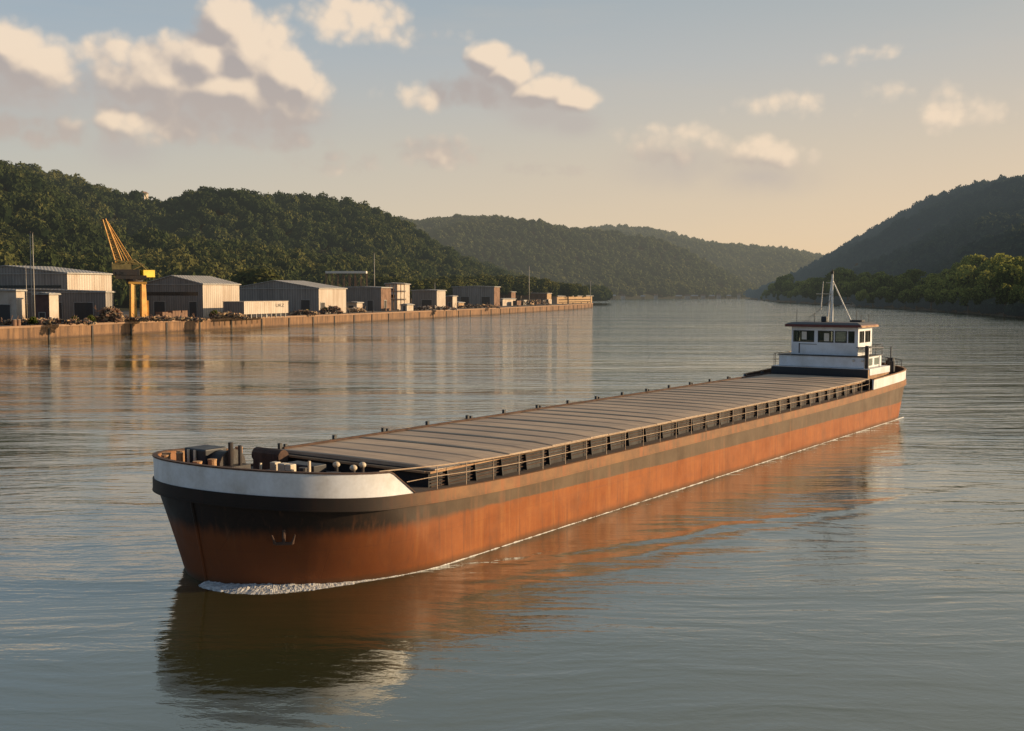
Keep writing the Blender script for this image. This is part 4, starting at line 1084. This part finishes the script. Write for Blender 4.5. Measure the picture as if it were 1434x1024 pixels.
for (x_, y_, s_) in ((3.35, .15, .28), (3.3, -.35, .36), (3.3,-.7,.3)):
    f = MB(); f.box(x_, x_+.3, y_-s_/2, y_+s_/2, 3.1, 3.78); part(f, 'vent_box', 'cream', bevel=.03)
for q_ in ((4.0,4.08,-1.1,-1.02,2.9,3.85),(3.1,3.17,.5,.57,2.9,3.75)):
    f = MB(); f.box(*q_); part(f, 'marker_post', 'cream')
f = MB()
for k in range(5): f.tube((4.4+.02*k, -3.3, 3.02+.07*k), (4.4+.02*k, -3.3, 3.09+.07*k), .42-.02*k, 18)
part(f, 'rope_coil', 'rust_dark')
f = MB(); f.tube((3.7,-2.6,2.9),(3.7,-2.6,3.5),.22,12); f.tube((3.7,-2.6,3.5),(3.7,-2.6,3.6),.3,12); part(f, 'capstan', 'dark_steel')
# bow rub bar + hawse/anchor pocket
f = MB(); st = [outline(h, 0)[0][0] for h in (0,.25,.5,.75,.93)]
pts = [(st[k][0]-.02, 0, (0,.25,.5,.75,.93)[k]*zdeck(0)) for k in range(5)]
f.path(pts, .05, 8); part(f, 'stem_bar', 'hull')
# anchor pocket on the bow shoulder
ho = outline(.58, 0)[0]; i_ = 18; (ax, ay) = ho[i_]; (bx_, by_) = ho[i_+1]; nr = Vector((by_-ay, -(bx_-ax))).normalized(); nr = -nr if nr.x > 0 else nr
ang = math.atan2(nr.y, nr.x); az_ = .58*zdeck(ax)
f = MB(); Mx = Matrix.Translation((ax, ay, az_)) @ Matrix.Rotation(ang, 4, 'Z')
def q3(p): return Mx @ Vector(p)
f.tube(q3((.06,0,.25)), q3((.14,0,-.25)), .06, 8); f.tube(q3((.14,-.28,-.2)), q3((.14,.28,-.2)), .055, 8)
f.tube(q3((.14,-.28,-.2)), q3((.17,-.38,.1)), .06, 8, .02); f.tube(q3((.14,.28,-.2)), q3((.17,.38,.1)), .06, 8, .02)
an = part(f, 'anchor', 'rust_dark')
f = MB(); f.tube(q3((-.1,0,.32)), q3((.05,0,.32)), .15, 14); part(f, 'hawse_pipe', 'rust_dark', an)

# ---- superstructure
BX = 60.5
f = MB(); f.box(BX, 66.0, -3.9, 3.9, 2.7, 4.08); f.m = [0,0,0,0,0,1]; base_ = f.build('engine_casing', [M['rust_light'], M['black']], barge, bevel=.03)
f = MB(); f.box(BX+.3, 66.04, -3.94, 3.94, 3.62, 4.12); part(f, 'casing_band', 'cabin_white', base_)
f = MB(); f.box(BX-.02, BX+.03, -3.9, 3.9, 3.0, 4.05); part(f, 'front_plate', 'black', base_)
f = MB(); f.box(61.0, 65.3, -3.45, 3.45, 4.13, 5.0); cab = part(f, 'cabin', 'cabin_white', bevel=.04)
f = MB(); f.box(60.9, 65.4, -3.55, 3.55, 5.003, 5.06); part(f, 'deck_edge', 'black', cab)
for (x0, x1) in ((61.9, 62.9), (63.5, 64.5)):
    f = MB(); f.box(x0, x1, -3.49, -3.44, 4.3, 4.85); part(f, 'window', 'glass', cab)
f = MB(); f.box(64.7, 65.15, -3.50, -3.44, 4.15, 4.95); part(f, 'door', 'cabin_white', cab)
for y_ in (-2.6, -3.3):
    f = MB(); f.ball((60.93, y_+.0, 4.75), .10, 12, 8); part(f, 'deck_lamp', 'glow_white', cab, smooth=True)
# handrail on cabin roof front
f = MB(); pts = [(60.95, y_, 5.1) for y_ in (-3.5, 3.5)]
# wheelhouse built as frame with real openings
WX0, WX1, WY, WZ0, WZ1 = 61.7, 65.2, 2.7, 5.06, 7.28
SL, HD = 6.05, 6.98
wh = MB()
wh.box(WX0, WX1, -WY, WY, WZ0, SL)                 # apron below windows
wh.box(WX0, WX1, -WY, WY, HD, WZ1)                 # head band
def mull_front(y0, y1): wh.box(WX0, WX0+.10, y0, y1, SL, HD)
for (y0, y1) in ((2.55,WY),(.52,.82),(-.86,-.76),(-1.92,-1.82),(-WY,-2.42)): mull_front(y0, y1)
for s_ in (-1, 1):
    y0, y1 = sorted((s_*WY, s_*(WY-.1)))
    for (x0, x1) in ((WX0+.1, WX0+.32),(63.18,63.42),(64.75,WX1)): wh.box(x0, x1, y0, y1, SL, HD)
wh.box(WX1-.1, WX1, -WY+.1, -.6, SL, HD); wh.box(WX1-.1, WX1, .6, WY-.1, SL, HD)
wo_ = part(wh, 'wheelhouse', 'cabin_white', bevel=0)
for (y0, y1) in ((.82,2.55),(-.76,.52),(-1.82,-.86),(-2.42,-1.92)):
    f = MB(); f.box(WX0+.035, WX0+.055, y0+.002, y1-.002, SL+.002, HD-.002)
    g_ = f.build('window', M['glass'], wo_)
    f = MB(); e = .045
    f.box(WX0-.012, WX0+.034, y0, y1, SL, SL+e); f.box(WX0-.012, WX0+.034, y0, y1, HD-e, HD); f.box(WX0-.012, WX0+.034, y0, y0+e, SL+e, HD-e); f.box(WX0-.012, WX0+.034, y1-e, y1, SL+e, HD-e)
    f.build('frame', M['dark_steel'], g_)
for (x0, x1) in ((WX0+.32,63.18),(63.42,64.75)):
    for s_ in (-1, 1):
        y0, y1 = sorted((s_*(WY-.035), s_*(WY-.055))); f = MB(); f.box(x0+.002, x1-.002, y0, y1, SL+.002, HD-.002); g_ = f.build('window', M['glass'], wo_)
        f = MB(); e = .045; y0, y1 = sorted((s_*(WY-.034), s_*(WY+.012)))
        f.box(x0, x1, y0, y1, SL, SL+e); f.box(x0, x1, y0, y1, HD-e, HD); f.box(x0, x0+e, y0, y1, SL+e, HD-e); f.box(x1-e, x1, y0, y1, SL+e, HD-e); f.box((x0+x1)/2-.03, (x0+x1)/2+.03, y0, y1, SL+e, HD-e)
        f.build('frame', M['dark_steel'], g_)
f = MB(); f.box(WX0+.015, WX0+.033, 1.45, 1.85, SL+.2, HD-.1); part(f, 'window_blind', 'glow_white', wo_)
f = MB(); f.box(WX0+.015, WX0+.033, -.38, .02, SL+.1, HD-.2); part(f, 'notice', 'glow_white', wo_)
f = MB(); f.box(WX0-.03, WX0-.002, 2.0, 2.08, WZ0+.1, SL-.1); f.box(WX0-.03, WX0-.002, .6, 2.0, SL-.18, SL-.14); part(f, 'grab_rail', 'dark_steel', wo_)
# roof: dark top with a red fascia, overhanging
f = MB(); RX0, RX1, RY = WX0-.55, WX1+.35, WY+.38
f.box(RX0, RX1, -RY, RY, WZ1+.003, WZ1+.20); rf = part(f, 'wheelhouse_roof', 'roof_red', bevel=.04)
f = MB(); f.add([(RX0+.02,-RY+.02,WZ1+.203),(RX1-.02,-RY+.02,WZ1+.203),(RX1-.02,RY-.02,WZ1+.203),(RX0+.02,RY-.02,WZ1+.203),(RX0+.4,-RY+.4,WZ1+.36),(RX1-.4,-RY+.4,WZ1+.36),(RX1-.4,RY-.4,WZ1+.36),(RX0+.4,RY-.4,WZ1+.36)],
      [(4,5,6,7),(0,1,5,4),(1,2,6,5),(2,3,7,6),(3,0,4,7)]); part(f, 'roof_deck', 'roof_grey', rf)
f = MB(); f.box(RX0+.1, RX1+.02, -RY-.03, -RY-.002, WZ1-.02, WZ1+.12); part(f, 'side_trim', 'rust_light', rf)
ZR = WZ1+.36
f = MB(); f.box(62.7, 63.1, .2, .65, ZR, ZR+.45); part(f, 'searchlight', 'black', rf, bevel=.05)
for (x_, y_, h_) in ((62.0, 2.4, 1.0),(64.6,-1.6,.9),(64.9,-2.5,.6),(63.9,-2.2,.55),(62.2,1.0,.7)):
    f = MB(); f.tube((x_, y_, ZR-.15), (x_, y_, ZR+h_), .022, 6); part(f, 'aerial', 'dark_steel', rf)
f = MB(); f.box(64.2, 64.9, -2.2, -1.2, ZR, ZR+.16); part(f, 'life_raft_box', 'dark_steel', rf, bevel=.03)
# mast: tripod
mz = 11.9; mx, my = 64.1, .25
f = MB(); f.tube((mx, my, ZR-.05), (mx, my, mz-.4), .12, 12, .07); f.tube((mx, my+.36, ZR-.05), (mx, my+.06, mz-.8), .075, 8, .05); mst = part(f, 'mast', 'mast_white', smooth=False)
f = MB(); f.tube((65.0, -1.1, ZR-.05), (mx+.05, my, mz-.9), .055, 8); part(f, 'mast_stay', 'mast_white', mst)
f = MB(); f.tube((63.2, 1.25, 9.9), (mx, my, 9.9), .03, 6); f.tube((mx, my-.2, mz-1.1), (mx, my+.5, mz-1.1), .03, 6); part(f, 'crosstree', 'cream', mst)
f = MB(); f.tube((63.9, 1.1, 8.6), (63.95, .95, 10.9), .05, 8, .03); part(f, 'radio_whip', 'glow_white', mst)
f = MB(); f.tube((mx, my, mz-.4), (mx, my, mz-.15), .10, 10); f.tube((mx, my, mz-.15), (mx, my, mz), .03, 8); part(f, 'mast_light', 'dark_steel', mst)
f = MB(); f.tube((62.5, 2.0, ZR), (mx, my+.1, 9.4), .012, 4); f.tube((62.4, 1.7, ZR), (63.9,1.1,8.7), .012, 4); f.tube((65.1,-2.3,ZR),(mx,my,mz-.6),.01,4); part(f, 'rigging', 'dark_steel', mst)
# deck rails round the superstructure
def simple_rail(pts, h, name='deck_rail', mat='dark_steel', r=.025):
    f = MB(); tp = [(x_, y_, z_+h) for (x_, y_, z_) in pts]; f.path(tp, r, 6); f.path([(x_, y_, z_+h*.5) for (x_, y_, z_) in pts], r*.7, 5)
    for (x_, y_, z_) in pts: f.tube((x_, y_, z_), (x_, y_, z_+h), r, 6)
    return part(f, name, mat)
simple_rail([(61.1, 3.8, 4.12),(61.2, 3.1+.4, 4.12)], 1.0, mat='rail')
simple_rail([(60.8, 3.8, 4.1),(62.5, 3.82, 4.1),(64.2, 3.82, 4.1),(65.9, 3.82, 4.1)], 1.0, mat='rail')
simple_rail([(61.0,-3.5,5.06),(62.3,-3.52,5.06),(63.6,-3.52,5.06),(65.3,-3.5,5.06),(65.35,-1.6,5.06),(65.35,0,5.06)], .75)
f = MB(); f.box(60.95, 61.15, -3.75, -3.5, 4.1, 5.9); part(f, 'wing_post', 'dark_steel')
f = MB(); f.add([(61.15,-3.85,5.72),(64.6,-3.85,5.60),(64.6,-2.75,5.60),(61.15,-2.75,5.72),(61.15,-3.85,5.78),(64.6,-3.85,5.66),(64.6,-2.75,5.66),(61.15,-2.75,5.78)],
      [(0,3,2,1),(4,5,6,7),(0,1,5,4),(1,2,6,5),(2,3,7,6),(3,0,4,7)]); part(f, 'side_awning', 'roof_grey')
f = MB(); f.tube((67.4,-3.6,3.1),(67.4,-3.6,4.7), .28, 12); f.tube((67.4,-3.6,4.7),(67.4,-3.6,5.6), .05, 8); part(f, 'exhaust_stack', 'black')
f = MB(); f.tube((66.7,-3.9,3.1),(66.7,-3.9,4.45), .24, 12); part(f, 'tank', 'black')
simple_rail([(68.0,-4.3,3.9),(69.2,-3.6,3.95),(70.2,-2.4,4.0),(70.9,-.8,4.0),(70.9,.8,4.0),(70.2,2.4,4.0)], .55, mat='dark_steel')
f = MB(); f.box(68.4, 69.3, -2.8, -1.2, 3.0, 4.15); f.tube((69,-3.4,3.2),(69,-2.8,4.35),.12,8); part(f, 'stern_winch', 'rust_dark')
f = MB()
for (x_, y_) in ((58.2,-4.5),(59.3,-4.5),(62.6,-4.5)): f.tube((x_, y_, 2.8), (x_, y_, 3.5), .11, 10)
part(f, 'stern_bitts', 'rust_dark')

# ---- foam
def foam_strip(name, label, hs, x_end, wfun, zfun, n=700, m_=12, seed=0, side=-1, x_start=None):
    # follow the waterline outline finely on the port side
    out = []
    xf, xc, p = .15, 7.0, 1.85; a = xc-xf
    T = 400
    for k in range(T+1):
        t = k/T*PI/2; out.append(Vector((xf+a*(1-math.cos(t)**(2/p)), -HB*math.sin(t)**(2/p), 0)))
    x = xc
    while x < x_end: x += .1; out.append(Vector((x, -HB, 0)))
    # resample
    L_ = [0]
    for a_, b_ in zip(out[:-1], out[1:]): L_.append(L_[-1]+(b_-a_).length)
    tot = L_[-1]; vs = []; j = 0
    for i in range(n+1):
        s_ = tot*i/n
        while j < len(L_)-2 and L_[j+1] < s_: j += 1
        u = (s_-L_[j])/max(1e-6, L_[j+1]-L_[j]); c_ = out[j].lerp(out[j+1], u); d = (out[j+1]-out[j]).normalized(); nrm = Vector((d.y, -d.x, 0))
        if nrm.y > 0: nrm = -nrm
        wd_ = wfun(s_)
        for k in range(m_+1):
            v = k/m_; q = c_ + nrm*(wd_*v - .03)
            nz = .55*noise.noise(Vector((q.x*2.6+seed, q.y*2.6, 0))) + .35*noise.noise(Vector((q.x*9, q.y*9, 2))) + .25*noise.noise(Vector((q.x*24, q.y*24, 5)))
            z = zfun(s_)*(1-v)**.7*(.85+.5*nz) - .012 - .04*v*v + .045*nz*v
            vs.append((q.x, q.y, z))
    mb = MB(); mb.add(vs, [(i*(m_+1)+k, (i+1)*(m_+1)+k, (i+1)*(m_+1)+k+1, i*(m_+1)+k+1) for i in range(n) for k in range(m_)])
    o = mb.build(name, M['foam'], None, True); o.location = (HX, HY, 0); o.rotation_euler = (0, 0, HROT)
    return tag(o, label, 'foam', kind='stuff')
foam_strip('bow_foam', 'white foam curling along the bow of the barge at the waterline', 0, 6.4, lambda s: .95*math.exp(-((s-2.0)/2.6)**2)+.10, lambda s: .12*math.exp(-((s-2.0)/2.8)**2)+.05, 1100, 26)
foam_strip('waterline_foam', 'thin pale line of foam where the barge side meets the water', 0, 66, lambda s: .075, lambda s: .065, 2400, 4, 5)
# ruffled water thrown ahead of the stem
